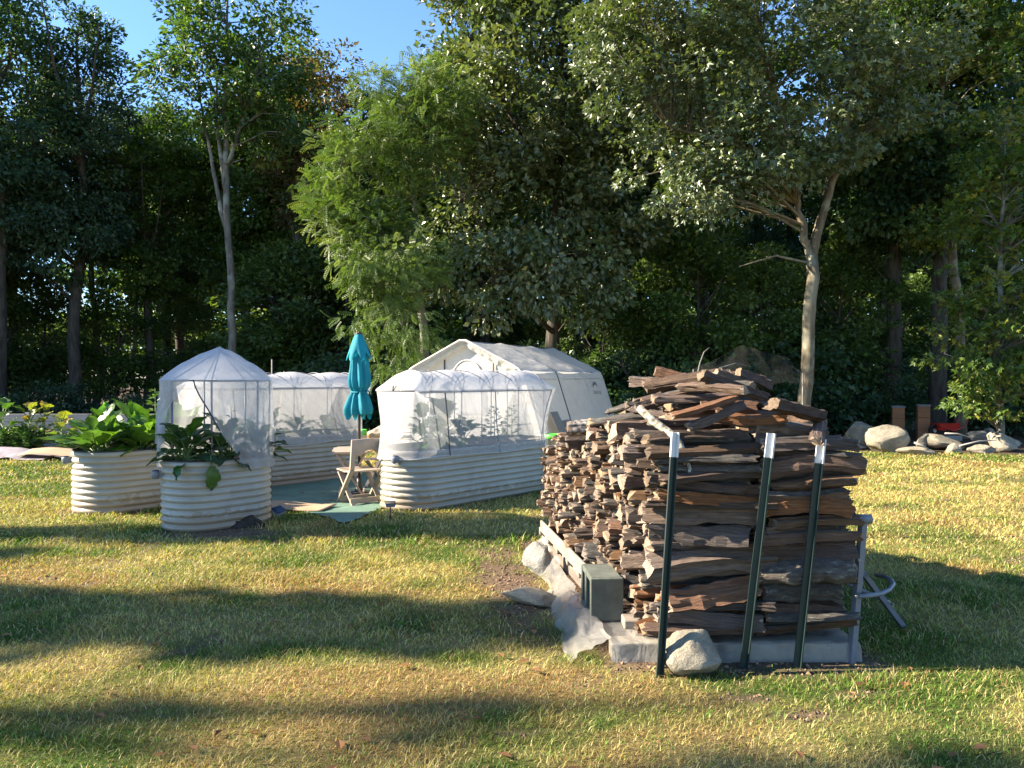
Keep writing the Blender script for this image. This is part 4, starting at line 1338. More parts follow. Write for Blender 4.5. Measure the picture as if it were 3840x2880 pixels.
# ---------------------------------------------------------------- white shelter
def shelter():
    A_ = Vector((.42, .907, 0)).normalized(); G_ = Vector((A_.y, -A_.x, 0))
    o0 = Vector((-.83, 13.0, 0))
    root = empty('garden_shelter', o0)
    hw, ez, pz, fl, Ln = 1.13, 1.60, 2.16, .50, 4.1
    def P(a, g, z): 
        v = A_ * a + G_ * g
        return Vector((v.x, v.y, z))
    # cross-section from left foot over the ridge to right foot
    def sect(t):
        """t in -1..1"""
        s = 1 if t >= 0 else -1
        t = abs(t)
        key = [(0, pz), (.05, pz - .012), (hw - .16, ez + .10), (hw - .05, ez + .035), (hw, ez - .05), (hw + .035, ez - .16), (hw + fl, 0.0)]
        d = [0]
        for i in range(1, len(key)): d.append(d[-1] + math.hypot(key[i][0] - key[i - 1][0], key[i][1] - key[i - 1][1]))
        q = t * d[-1]
        return s * float(np.interp(q, d, [k[0] for k in key])), float(np.interp(q, d, [k[1] for k in key]))
    ribs = [0, Ln * .36, Ln * .70, Ln]
    def cover(side, t0, t1, nm):
        mb = MB()
        def fn(u, v):
            a = Ln * u
            g, z = sect(side * (t0 + (t1 - t0) * v))
            near = min(abs(a - r_) for r_ in ribs)
            sag = -.035 * (1 - math.exp(-near * 3.2)) * (1 if nm == 'roof' else .35)
            return P(a, g + side * sag * (.2 if nm == 'roof' else 1), z + (sag if nm == 'roof' else 0) + .008 * n1(u * 15, v * 9, side + 4))
        mb.grid(fn, 64, 26)
        return mb.build(nm, M['cover'], root)
    dR = .415
    for side, nm in ((1, 'right'), (-1, 'left')):
        cover(side, 0, dR, 'roof')
        w = cover(side, dR, 1.0, 'side_wall')
        mb = MB()                                   # pressed hem line below the eave
        pts = []
        for u in np.linspace(0, 1, 30):
            g, z = sect(side * (dR + .045)); pts.append(P(Ln * u, g + side * .004, z - .01))
        mb.tube(pts, .006, 5); mb.build('seam', M['cover'], w)
        for a in (ribs[1],):                       # lashing cord over the cover
            mb = MB()
            pts = [P(a, sect(side * t)[0] + side * .006, sect(side * t)[1] + .004) for t in np.linspace(.33, .99, 24)]
            mb.tube(pts, .009, 5); mb.build('lashing_cord', M['strap'], w)
    # gable panel set back under the roof edge
    for a, nm in ((.14, 'gable_panel'), (Ln - .05, 'back_panel')):
        mb = MB()
        def fn(u, v, a=a):
            g, z = sect(-1 + 2 * u)
            cz = .0
            return P(a + .025 * n1(u * 26, v * 6, 3) * (1 - abs(2 * v - 1)), g * v * .985, cz + (z - cz) * v * .99 if v > 0 else cz) if False else P(a + .02 * n1(u * 24, v * 5, 3), g * .985, z * .99 * v)
        mb.grid(fn, 60, 14)
        gp = mb.build(nm, M['cover'], root)
        if nm == 'gable_panel':
            mb = MB()
            c0 = P(a - .03, .02, 1.46)
            vs = [c0]
            for k in range(25):
                an = math.pi * k / 24 * 1.0
                vs.append(c0 + G_ * (.30 * math.cos(an)) + Vector((0, 0, .36 * math.sin(an))))
            for k in range(25):
                vs.append(c0 + G_ * (.30 * (1 - 2 * k / 24)) + Vector((0, 0, -.55)))
            fs = [(0, k, k + 1) for k in range(1, 25)] + [(k, k + 25, k + 26, k + 1) if False else (0, 25 + k + 1, 25 + k) for k in range(1, 25)] + [(0, 26, 1), (0, 25, 50)]
            mb.add(vs, fs)
            wi = mb.build('arched_window', M['window_film'], gp)
            mb = MB()
            mb.tube([vs[k] for k in range(1, 26)], .014, 6); mb.build('window_piping', M['cover'], wi)
            for g in (-.42, .52):
                zt = pz - (pz - ez) * abs(g) / hw - .12
                MB().bar(P(a - .03, g, zt), P(a - .03, g, zt - .5), .03, .004, up=A_).build('tie_strap', M['strap'], gp)
    # gathered roof edge hanging over the gable
    mb = MB()
    def val(u, v):
        g, z = sect((-1 + 2 * u) * .80)
        k = 1 - .17 * v
        return P(-.02 + .07 * v + .014 * math.sin(u * 150) * v + .01 * n1(u * 40, v * 3, 2), g * (1 - .10 * v), (z - .11 * v) if abs(g) < hw - .1 else z)
    mb.grid(val, 120, 6)
    mb.build('gable_valance', M['cover'], root)
    mb = MB()
    mb.tube([P(-.01, sect(t)[0] * 1.004, sect(t)[1] + .006) for t in np.linspace(-1, 1, 50)], .022, 8)
    mb.build('front_hem', M['cover'], root)
    for a in ribs:
        mb = MB()
        mb.tube([P(a + .03, sect(t)[0] * .975, max(0, sect(t)[1] - .03)) for t in np.linspace(-1, 1, 40)], .017, 8)
        mb.build('frame_rib', M['pole'], root)
    for t in (0, .40, -.40):
        g, z = sect(t)
        MB().tube([P(.1, g * .97, z - .03), P(Ln - .05, g * .97, z - .03)], .015, 8).build('purlin', M['pole'], root)
    # printed maker's mark on the right wall
    def wall(u_a, zz):
        lo, hi = dR, 1.0
        for _ in range(40):
            mid = (lo + hi) / 2
            if sect(mid)[1] > zz: lo = mid
            else: hi = mid
        g, z = sect(lo)
        return P(u_a, g + .012, zz)
    txt = bpy.data.curves.new('maker_name', 'FONT')
    txt.body = 'ShelterLogic'; txt.size = 1.0; txt.align_x = 'CENTER'
    to = bpy.data.objects.new('maker_name_tmp', txt)
    COL.objects.link(to)
    bpy.context.view_layer.update()
    me = bpy.data.meshes.new_from_object(to.evaluated_get(bpy.context.evaluated_depsgraph_get()))
    bpy.data.objects.remove(to)
    n = len(me.vertices); co = np.empty(n * 3); me.vertices.foreach_get('co', co); co = co.reshape(-1, 3)
    wdt = co[:, 0].max() - co[:, 0].min()
    LW, LH, a0, z0 = .46, .085, 3.42, 1.19
    sc = LW / wdt
    out = np.array([tuple(wall(a0 + x * sc, z0 + y * LH / .72)) for x, y, z in co])
    me.vertices.foreach_set('co', out.ravel()); me.update()
    me.materials.clear(); me.materials.append(M['ink']); me.name = 'printed_name'
    obj('printed_name', me, root)
    mb = MB()
    vs = []
    for k in range(17):
        t = -1 + 2 * k / 16
        yo = .12 * (1 - t * t); yi = .12 * (1 - t * t) - .05 * (1 - t * t) ** .8 * (1.15 - .3 * t)
        vs += [wall(a0 - .02 + .17 * t, z0 + .13 + yo), wall(a0 - .02 + .17 * t, z0 + .13 + yi - .004)]
    mb.add(vs, [(2 * k, 2 * k + 1, 2 * k + 3, 2 * k + 2) for k in range(16)])
    mb.build('printed_arc', M['ink'], root)
    tag(root, 'white peaked fabric shelter with arched window and grey arc print', 'shelter')
    # boards leaning on the right wall
    for (a, g0, w, h, mt, lab) in ((1.05, .30, .62, .78, M['board'], 'brown board leaning against the right wall of the white shelter'),
                                   (.55, .26, .30, .95, M['plank'], 'narrow pale board leaning on the shelter left of the brown board')):
        base = P(a, hw + fl + g0, 0); top = P(a, hw + .30, h)
        mb = MB()
        d = A_ * w / 2; th = G_ * .012
        q0, q1 = base, top
        mb.hexa([q0 - d, q0 + d, q0 + d + th, q0 - d + th, q1 - d, q1 + d, q1 + d + th, q1 - d + th])
        ob = mb.build('leaning_board', mt)
        ob.location = o0
        tag(ob, lab, 'board')
shelter()

# ---------------------------------------------------------------- umbrella, table, chairs, mat
def umbrella():
    p = at(1346, 1410, 10.0)
    root = empty('patio_umbrella', (p.x, 10.0, 0))
    MB().lathe([(.20, 0), (.20, .03), (.06, .05), (.03, .16), (.03, .22)], 24).build('base', M['dark_metal'], root)
    MB().tube([(0, 0, .05), (.012, 0, 2.08)], .017, 10).build('pole', M['dark_metal'], root)
    MB().lathe([(.0, 2.12), (.045, 2.115), (.05, 2.095), (.04, 2.085)], 16).build('top_cap', M['dark_metal'], root)
    MB().tube([(.01, 0, 1.09), (.01, 0, 1.15)], .026, 10).build('hub', M['lens'], root)
    prof = [(2.085, .045), (2.0, .10), (1.9, .125), (1.83, .135), (1.8, .105), (1.65, .110), (1.5, .128), (1.42, .120), (1.36, .088), (1.34, .085), (1.28, .118), (1.18, .150), (1.12, .165), (1.05, .158), (1.00, .150)]
    def fold(z, r, a):
        k = min(1, max(0, (2.08 - z) / .5))
        return r * (1 + .20 * k * math.cos(8 * a + 2.5 * z) + .10 * math.sin(3 * a + 4 * z))
    mb = MB()
    zs = [q[0] for q in prof][::-1]; rs = [q[1] for q in prof][::-1]
    def fn(u, v):
        z = 1.80 - .80 * v; a = 2 * math.pi * u
        z2 = z - (.07 * math.cos(8 * a + 1.0) - .05 if v > .95 else 0)
        r = fold(z, float(np.interp(z, zs, rs)), a)
        return (r * math.cos(a), r * math.sin(a), z2)
    mb.grid(fn, 96, 34, closed_u=True); mb.build('canopy', M['teal'], root)
    mb = MB()
    def fn2(u, v):
        z = 2.09 - .27 * v; a = 2 * math.pi * u
        r = .045 + .10 * v ** .8
        r *= 1 + .16 * v * math.cos(6 * a)
        return (r * math.cos(a), r * math.sin(a), z + .055 * v * math.cos(6 * a + math.pi) - (.02 if v > .9 else 0))
    mb.grid(fn2, 72, 10, closed_u=True); mb.build('vent_cap', M['teal'], root)
    mb = MB()
    ring = [(.098 * math.cos(a), .098 * math.sin(a), 1.35 + .012 * math.sin(a)) for a in np.linspace(0, 2 * math.pi, 25)]
    mb.tube(ring, .012, 6, caps=False)
    mb.tube([(.09, -.04, 1.35), (.13, -.06, 1.36), (.15, -.05, 1.33)], .01, 5)
    mb.build('tie', M['teal'], root)
    tag(root, 'closed teal patio umbrella tied at the waist on a dark pole', 'umbrella')
umbrella()

def table():
    root = empty('folding_table', (-2.06, 9.86, 0), R(10))
    zt = .60
    for i in range(7):
        y = -.33 + i * .11
        half = .235 * (1 - max(0, abs(y) - .20) ** 2 * 9)
        mb = MB()
        mb.box((0, y, zt), (half * 2, .098, .022))
        mb.build('slat', M['resin'], root)
    mb = MB()
    for s in (-1, 1):
        mb.bar((-.20, s * .18, zt - .025), (.20, s * .18, zt - .025), .03, .03)
    mb.build('rail', M['resin'], root)
    for s in (-1, 1):
        MB().bar((-.18, s * .24, zt - .03), (.17, s * .24, 0), .022, .055, up=(0, 1, 0)).build('leg', M['resin'], root)
        MB().bar((.18, s * .215, zt - .03), (-.17, s * .215, 0), .022, .055, up=(0, 1, 0)).build('leg', M['resin'], root)
    for x, z in ((-.15, .06), (.15, .06)):
        MB().bar((x, -.24, z), (x, .24, z), .02, .07).build('stretcher', M['resin'], root)
    tag(root, 'small tan slatted folding table standing under the teal umbrella', 'table')
table()

def chair(p, rz, label):
    """local +y is the way the sitter faces"""
    root = empty('folding_chair', p, rz)
    sw = .21
    for i in range(5):
        y = -.16 + i * .085
        MB().box((0, y, .40 + .012 * abs(i - 2) * .5), (.40, .076, .018)).build('seat_slat', M['resin'], root)
    for s in (-1, 1):
        mb = MB()                                                          # back post bends at the seat and runs to the front foot
        pts = [(s * sw, -.27, .80), (s * sw, -.22, .44), (s * sw, .16, 0)]
        for a, b in zip(pts, pts[1:]): mb.bar(a, b, .024, .056, up=(1, 0, 0) if False else (s, 0, 0))
        mb.build('back_post', M['resin'], root)
        MB().bar((s * (sw - .028), .17, .385), (s * (sw - .028), -.22, 0), .022, .052, up=(1, 0, 0)).build('rear_leg', M['resin'], root)
    mb = MB()
    def fn(u, v):
        x = -.205 + .41 * u
        arch = .07 * max(0, 1 - ((u - .5) / .22) ** 2) ** .5 if abs(u - .5) < .22 else 0
        z0 = .60 + arch; z1 = .795 + .012 * math.sin(math.pi * u)
        z = z0 + (z1 - z0) * v
        return (x, -.225 - .14 * (z - .44) - .012 * math.sin(math.pi * u), z)
    mb.grid(fn, 28, 6)
    me = mb.build('backrest', M['resin'], root)
    so = me.modifiers.new('thickness', 'SOLIDIFY'); so.thickness = .018
    for y, z in ((.10, .055), (-.17, .06)):
        MB().bar((-sw, y, z), (sw, y, z), .018, .065).build('stretcher', M['resin'], root)
    tag(root, label, 'chair', 'tan folding chairs')
chair((-1.86, 9.36, 0), R(38), 'tan folding chair with rounded back nearest the viewer beside the table')
chair((-1.76, 10.62, 0), R(150), 'tan folding chair on the far side of the table, half hidden by the long bed')

def ground_mat_sheet():
    xs = [p.x for p in MAT_POLY]; ys = [p.y for p in MAT_POLY]
    x0, x1, y0, y1 = min(xs), max(xs), min(ys), max(ys)
    nx, ny = 84, 96
    X, Y = np.meshgrid(np.linspace(x0, x1, nx + 1), np.linspace(y0, y1, ny + 1))
    x, y = X.ravel(), Y.ravel()
    z = ground_z(x, y) + .014 + .05 * np.maximum(0, fbm(x * 1.3, y * 3.6, 5.0) - .52) + .05 * np.maximum(0, fbm(x * 3, y * 6, 2.0) - .6)
    w = nx + 1
    I = np.arange(w * (ny + 1)).reshape(ny + 1, w)
    f = np.stack([I[:-1, :-1], I[:-1, 1:], I[1:, 1:], I[1:, :-1]], -1).reshape(-1, 4)
    cx, cy_ = x[f].mean(1), y[f].mean(1)
    f = f[in_poly(cx + .05 * (fbm(cx * 5, cy_ * 5) - .5), cy_ + .08 * (fbm(cx * 4, cy_ * 4, 3) - .5), MAT_POLY)]
    o = obj('ground_cloth', fast_mesh('ground_cloth', np.stack([x, y, z], 1), f, M['mat_green'], smooth=True))
    tag(o, 'rumpled green ground cloth laid between the raised beds', 'ground cloth')
    # scrap of cardboard at its near left corner
    mb = MB()
    c = ground(1060, 1912)
    mb.grid(lambda u, v: (c.x - .45 + .95 * u + .1 * v, c.y - .10 + .34 * v - .12 * u, .03 + .035 * math.sin(u * 5) * (1 - u) + .02 * v), 16, 6)
    o = mb.build('cardboard_scrap', M['cardboard'])
    o.modifiers.new('thickness', 'SOLIDIFY').thickness = .006
    tag(o, 'torn brown cardboard lying at the front edge of the green cloth', 'cardboard')
ground_mat_sheet()

# ---------------------------------------------------------------- small solar lamps
def solar_wall_lamp(key, an, z, label):
    c, r, L = BEDS[key]
    a = math.radians(an)
    d = U * math.cos(a) + V * math.sin(a)
    root = empty('solar_lamp', c + d * (r + .012) + Vector((0, 0, z)), math.atan2(d.y, d.x))
    MB().box((.012, 0, 0), (.024, .06, .07)).build('bracket', M['lamp'], root)
    mb = MB()
    mb.lathe([(.026, -.045), (.040, -.035), (.044, .02), (.036, .035)], 16, c=(.05, 0, 0)); mb.build('housing', M['lamp'], root)
    MB().lathe([(.002, -.052), (.025, -.048), (.026, -.045)], 16, c=(.05, 0, 0)).build('lens', M['lens'], root)
    MB().lathe([(.036, .035), (.03, .043), (.001, .045)], 16, c=(.05, 0, 0)).build('solar_panel', M['solar'], root)
    tag(root, label, 'lamp', 'solar lamps')
solar_wall_lamp('A', 196, .56, 'small grey solar lamp on the left end of the front bed')
solar_wall_lamp('B', 196, .60, 'small grey solar lamp on the left end of the uncovered bed')
solar_wall_lamp('D', 160, .60, 'small grey solar lamp on the round end of the long bed')
def stake_lamp(p, tilt, label):
    root = empty('stake_lamp', p)
    root.scale = (.8, .8, .8)
    root.rotation_euler = tilt
    MB().tube([(0, 0, -.06), (0, 0, .16)], .009, 6).build('stake', M['dark_metal'], root)
    MB().hexa([(-.055, -.05, .16), (.055, -.05, .16), (.055, .05, .16), (-.055, .05, .16), (-.07, -.065, .205), (.07, -.065, .205), (.07, .065, .225), (-.07, .065, .225)]).build('head', M['lamp'], root)
    MB().hexa([(-.072, -.067, .207), (.072, -.067, .207), (.072, .067, .227), (-.072, .067, .227), (-.072, -.067, .213), (.072, -.067, .213), (.072, .067, .233), (-.072, .067, .233)]).build('solar_panel', M['solar'], root)
    tag(root, label, 'lamp', 'stake lamps')
stake_lamp(ground(1463, 1945), (0, 0, .3), 'upright dark solar stake lamp at the near end of the long bed')
stake_lamp(ground(1045, 1968) + Vector((0, 0, .0)), (.25, -.2, .9), 'tilted black solar stake lamp on the grass right of the front bed')

# heap of dark soil spilled from the front bed
def soil_heap(c, rx, ry, h, label):
    mb = MB()
    mb.grid(lambda u, v: (c.x + rx * v * math.cos(6.2832 * u), c.y + ry * v * math.sin(6.2832 * u), h * (1 - v ** 1.6) * (1 + .5 * n1(u * 9, v * 5, 1)) - .006 + .01 * n1(u * 30, v * 12, 2)), 40, 10, closed_u=True)
    o = mb.build('soil_heap', M['soil'])
    tag(o, label, 'soil')
soil_heap(ground(905, 1972), .30, .17, .10, 'dark soil spilled in front of the round front bed')

# pails, straw bag, stakes behind
def pail(p, r, h, label, lidh=.06):
    root = empty('plastic_pail', p)
    MB().lathe([(r * .86, 0), (r, h - lidh), (r * 1.01, h - lidh)], 22).build('bucket', M['white_pail'], root)
    MB().lathe([(r * 1.06, h - lidh), (r * 1.07, h), (r * .9, h + .006), (r * .88, h - .008), (.001, h - .008)], 22).build('lid', M['lime'], root)
    tag(root, label, 'pail', 'white pails with green lids')
pail((.63, 11.75, 0), .13, .66, 'white bin with lime green lid beside the right end of the long bed', .07)
pail(ground(1356, 1672), .11, .36, 'white pail with lime green lid beside the straw bag', .12)
pail((-.42, 11.2, 0), .20, .50, 'wide pail with lime green lid seen through the front tunnel net', .1)
def straw_bag():
    c = ground(1420, 1668)
    root = empty('straw_bag', c)
    def blob(sx, sy, sz, ox, seed, k):
        mb = MB()
        def fn(u, v):
            a = 2 * math.pi * u; t = math.pi * (v * .98 + .01)
            r = 1 + k * n1(math.cos(a) * 2 + 5, math.sin(a) * 2 + 5, v * 5 + seed)
            return (ox + sx * r * math.sin(t) * math.cos(a), sy * r * math.sin(t) * math.sin(a), max(0.0, sz * (1 - math.cos(t)) * .5 * (1 + .5 * k * n1(u * 6, v * 6, seed + 3))))
        mb.grid(fn, 32, 18, closed_u=True)
        return mb
    blob(.19, .17, .34, -.06, 3, .3).build('straw', M['straw'], root)
    blob(.30, .22, .40, .03, 8, .45).build('plastic_bag', M['bag'], root)
    rg = np.random.default_rng(9)
    mb = MB()
    for i in range(70):
        x, z = rg.uniform(-.25, .1), rg.uniform(.02, .33)
        a = rg.uniform(0, 6.28); l_ = rg.uniform(.04, .11)
        q = Vector((x, -.16 + rg.uniform(-.04, .02), z))
        mb.bar(q, q + Vector((math.cos(a) * l_, -.03, math.sin(a) * l_)), .004, .003)
    mb.build('loose_straws', M['straw'], root)
    tag(root, 'clear plastic bag full of golden straw beyond the table', 'bag')
    mb = MB().box((c.x + .03, c.y - .2, .02), (.8, .42, .03), .1)
    o = mb.build('flat_cardboard', M['cardboard'])
    tag(o, 'flattened brown cardboard on the ground in front of the straw bag', 'cardboard')
straw_bag()
for i, (px, y0, d, ln) in enumerate(((1020, 1348, 13.2, 0), (1066, 1392, 13.4, 6))):
    q = at(px, y0, d)
    o = MB().tube([(q.x - .03 * ln, d, 0), (q.x, d, q.z)], .012, 6).build('garden_stake', M['plank'])
    tag(o, ('straight thin wooden stake rising behind the back tunnel net', 'slanted short wooden stake right of the straight one behind the back net')[i], 'stake', 'garden stakes')
# ---------------------------------------------------------------- stones
def rock_mesh(name, seed, flat=0.0, rough=.22, mat=None, facets=3):
    rg = np.random.default_rng(seed)
    pl = unit(rg.normal(0, 1, (11, 3))); off = rg.uniform(.52, .92, 11)
    nu, nv = 26, 16
    vs = []
    for j in range(nv + 1):
        t = math.pi * j / nv
        for i in range(nu):
            a = 2 * math.pi * i / nu
            d = np.array((math.sin(t) * math.cos(a), math.sin(t) * math.sin(a), math.cos(t)))
            k = pl @ d
            r = min(1.0, float(np.min(np.where(k > .05, off / np.maximum(k, .05), 9))))
            r *= 1 + rough * (float(fbm(d[0] * 1.8 + 7 + seed, d[1] * 1.8 + 7, d[2] * 1.8 + 7)) - .5) + .05 * n1(d[0] * 7 + 9, d[1] * 7 + 9, d[2] * 7 + seed)
            vs.append(d * r)
    fs = [(j * nu + i, j * nu + (i + 1) % nu, (j + 1) * nu + (i + 1) % nu, (j + 1) * nu + i) for j in range(nv) for i in range(nu)]
    vs = np.array(vs)
    vs = vs - (vs.max(0) + vs.min(0)) / 2
    vs = vs / (vs.max(0) - vs.min(0))
    vs[:, 2] += .5
    mb = MB(); mb.add(vs, [f[::-1] for f in fs], 0, True)
    me = mb.mesh(name, mat or M['stone'])
    try: me.set_sharp_from_angle(angle=R(38))
    except Exception: pass
    return me
def stone(name, p, size, rot, seed, label, mat=None, sink=.03, group=None, cat='stone'):
    o = obj(name, rock_mesh(name, seed, mat=mat), None, loc=(p[0], p[1], p[2] - sink), rot=rot, scale=size)
    tag(o, label, cat, group)
    return o
WALLG = 'stones of the old wall'
def px_stone(x0, x1, y0, y1, seed, label, rot=(0, 0, 0), deep=.7, mat=None, base=None, name='wall_stone'):
    yb = base or y1
    g = ground((x0 + x1) / 2, yb)
    w = (x1 - x0) / FPX * g.y; h = (y1 - y0) / FPX * g.y
    z = (yb - y1) / FPX * g.y
    return stone(name, (g.x, g.y + w * deep * .35, z), (w, w * deep, h + .05), rot, seed, label, mat, .05, WALLG)
px_stone(3171, 3302, 1582, 1682, 1, 'big rounded boulder nearest the woodpile in the old stone wall', (0, .12, .3), .85, name='boulder')
px_stone(3285, 3440, 1593, 1700, 5, 'big grey boulder right of the rounded one in the old stone wall', (0, -.15, .2), .8, name='boulder')
px_stone(3720, 3860, 1622, 1697, 9, 'large pale boulder at the right edge of the photo', (0, .05, .9), .8, name='boulder')
px_stone(3378, 3545, 1678, 1709, 12, 'low flat slab at the lawn edge in front of the grey boulder', (0, .04, .1), .6)
px_stone(3482, 3622, 1632, 1680, 14, 'broad tilted slab in the middle of the old stone wall', (.1, .10, -.1), .7, base=1690)
px_stone(3432, 3490, 1622, 1672, 17, 'pointed stone standing right of the grey boulder', (.1, .35, .5), .6, base=1688)
px_stone(3560, 3632, 1662, 1703, 19, 'tilted slab leaning at the lawn edge under the broad slab', (0, -.5, .2), .6)
px_stone(3638, 3746, 1668, 1699, 21, 'low wedge stone left of the right edge boulder', (0, .12, .1), .7)
px_stone(3642, 3724, 1616, 1660, 23, 'grey stone on top of the wall left of the right edge boulder', (0, 0, .4), .8, M['stone_grey'], 1680)
px_stone(3700, 3736, 1603, 1632, 27, 'small grey stone topping the wall beside the right edge boulder', (0, 0, .4), .8, M['stone_grey'], 1676)
px_stone(3690, 3735, 1650, 1676, 29, 'small pale stone wedged behind the low wedge stone', (0, .2, .4), .7, None, 1684)
px_stone(3105, 3170, 1632, 1672, 31, 'grey angular stone at the left end of the old stone wall', (0, .3, .4), .8, M['stone_grey'])
px_stone(3180, 3260, 1668, 1686, 33, 'thin dark slab under the big rounded boulder', (0, 0, .1), .7, M['stone_grey'])
px_stone(3120, 3200, 1655, 1682, 35, 'low dark stone half hidden behind the right fence post', (0, 0, .1), .7, M['stone_grey'])
px_stone(3560, 3640, 1655, 1682, 37, 'brown stone filling the gap behind the leaning slab', (0, 0, .6), .7, None, 1686)
# sticks on the wall
for i, (a, b) in enumerate((((3430, 1660, 14.9), (3505, 1700, 14.9)), ((3545, 1625, 15.6), (3640, 1640, 15.6)), ((3600, 1672, 15.0), (3740, 1650, 15.2)))):
    q0, q1 = at(*a), at(*b)
    o = MB().tube([q0, q0.lerp(q1, .5) + Vector((0, 0, .03)), q1], [.018, .015, .008], 6).build('dead_branch', M['plank_grey'])
    tag(o, ('thin dead branch lying against the pointed wall stone', 'dead branch across the top of the broad wall slab', 'long dead branch lying left of the right edge boulder')[i], 'branch', 'branches on the stone wall')

# ---------------------------------------------------------------- woodpile
SPLIT = ['split_grey', 'split_brown', 'split_red']
def log_mesh(name, kind, seed, face_mat):
    """unit log: x along the grain (-.5...5), section about 1 x 1; slots: split face, bark, cut end"""
    rg = np.random.default_rng(seed)
    if kind == 'round':
        K = 12; sec = [(.5 * math.cos(2 * math.pi * i / K) * rg.uniform(.9, 1.05), .5 * math.sin(2 * math.pi * i / K) * rg.uniform(.9, 1.05)) for i in range(K)]; bark = [True] * K
    elif kind == 'half':
        sec = [(-.5, -.28)] + [(-.5 * math.cos(math.pi * i / 6), -.28 + .78 * math.sin(math.pi * i / 6) * rg.uniform(.92, 1.05)) for i in range(1, 6)] + [(.5, -.28), (.1, -.34)]
        sec = sec[::-1]; bark = [False, True, True, True, True, True, True, False]
        bark = [False] + [True] * 6 + [False]
    elif kind == 'quarter':
        sec = [(-.5, -.45), (.05, -.5), (.45, -.38), (.5, -.05), (.38, .25), (.1, .45), (-.25, .5), (-.42, .1)]
        bark = [False, False, True, True, True, True, False, False]
    elif kind == 'slab':
        sec = [(-.5, -.42), (.0, -.5), (.5, -.36), (.5, .2), (.22, .42), (-.2, .5), (-.5, .3)]
        bark = [False, False, False, rg.random() < .5, rg.random() < .6, False, False]
    else:
        n = 6
        sec = [(.5 * math.cos(2 * math.pi * (i + rg.uniform(-.25, .25)) / n), .5 * math.sin(2 * math.pi * (i + rg.uniform(-.25, .25)) / n)) for i in range(n)]
        bark = [False] * n; bark[int(rg.integers(n))] = True
    fine, fb = [], []                                  # split faces break along the grain into ridges
    for j in range(len(sec)):
        a0, a1 = sec[j], sec[(j + 1) % len(sec)]
        m_ = .02 if bark[j] else .05
        for f in (0, .36, .7):
            k_ = 1 - abs(rg.normal(0, m_)) if f else 1
            fine.append(((a0[0] * (1 - f) + a1[0] * f) * k_, (a0[1] * (1 - f) + a1[1] * f) * k_)); fb.append(bark[j])
    sec = [(a + rg.normal(0, .016), b + rg.normal(0, .016)) for a, b in fine]; bark = fb
    K = len(sec); S = 9
    bend = rg.normal(0, .12, 2); tw = rg.normal(0, .16); ph = rg.uniform(0, 6)
    vs = []
    for i in range(S + 1):
        u = i / S; x = u - .5
        cy_ = bend[0] * math.sin(math.pi * u) + .03 * math.sin(u * 7 + ph); cz = bend[1] * math.sin(math.pi * u) + .03 * math.cos(u * 6 + ph)
        tp = 1 + rg.normal(0, .06)
        for j, (a, b) in enumerate(sec):
            c, s = math.cos(tw * (u - .5) * 2), math.sin(tw * (u - .5) * 2)
            y, z = a * tp + rg.normal(0, .022), b * tp + rg.normal(0, .022)
            xx = x + (rg.normal(0, .02) if i in (0, S) else 0)
            vs.append((xx, y * c - z * s + cy_, y * s + z * c + cz))
    mb = MB()
    b0 = 0
    for j in range(K):
        j2 = (j + 1) % K
        fs = [(i * K + j, i * K + j2, (i + 1) * K + j2, (i + 1) * K + j) for i in range(S)]
        if j == 0: mb.add(vs, fs, 1 if bark[j] else 0, kind == 'round')
        else:
            for f in fs: mb.f.append(f); mb.m.append(1 if bark[j] else 0); mb.s.append(kind == 'round')
    mb.f.append(tuple(range(K))[::-1]); mb.m.append(2); mb.s.append(False)
    mb.f.append(tuple(S * K + k for k in range(K))); mb.m.append(2); mb.s.append(False)
    me = mb.mesh(name, [M[face_mat], M['birch'] if 'birch' in name else M['log_bark'], M['log_end']])
    return me
LOGS = []
for i in range(30):
    kind = ('slab', 'quarter', 'slab', 'irregular', 'half', 'slab', 'quarter', 'irregular', 'slab', 'round')[i % 10]
    fm = ('split_grey', 'split_brown', 'split_grey', 'split_brown', 'split_grey', 'split_brown')[i % 6]
    LOGS.append((kind, log_mesh('firewood_' + kind, kind, 500 + i, fm)))
REDLOGS = [('slab', log_mesh('firewood_slab', 'slab', 560 + i, 'split_red')) for i in range(4)] + [('quarter', log_mesh('firewood_quarter', 'quarter', 570 + i, 'split_red')) for i in range(3)]
BIRCH = [('half', log_mesh('firewood_birch_half', 'half', 580, 'split_brown')), ('round', log_mesh('firewood_birch_round', 'round', 581, 'split_brown'))]

BASE_Z = .165
logs = []      # (centre, (L,w,h), rot, mesh, kind, zone)
rgp = np.random.default_rng(42)
def stack(col, s0, s1, target, wr, hr, side):
    n = int(PILE_L / .01)
    H = np.full(n, BASE_Z)
    tt = np.arange(n) * .01
    tgt = target(tt)
    while True:
        w = rgp.uniform(*wr); h = rgp.uniform(*hr)
        if rgp.random() < .10: w *= 1.7; h *= 1.75
        elif rgp.random() < .22: w *= 1.3; h *= 1.3
        elif rgp.random() < .25: w *= .7; h *= .75
        k = int(w / .01)
        # running max over the log's footprint
        mx = np.max(np.lib.stride_tricks.sliding_window_view(H, k), axis=1)
        ok = mx + h * .6 < tgt[k // 2:k // 2 + len(mx)]
        if not ok.any(): break
        cost = np.where(ok, mx + rgp.uniform(0, .012, len(mx)), 9)
        i = int(np.argmin(cost))
        i = max(0, i)
        z = mx[i] - .004
        t = (i + k / 2) * .01
        L = (s1 - s0) * rgp.uniform(.78, 1.12)
        sc = (s0 + s1) / 2 + rgp.normal(0, .03)
        logs.append([pile(sc, t, z + h / 2), (L, w * 1.03, h * 1.06), (rgp.uniform(-.4, .4), rgp.normal(0, .045 + .10 * max(0, .55 - z)), rgp.normal(0, .07)), None, None, col, t])
        H[i:i + k] = z + h
        if rgp.random() < .3 and i > 3: H[i] -= .01
    return H
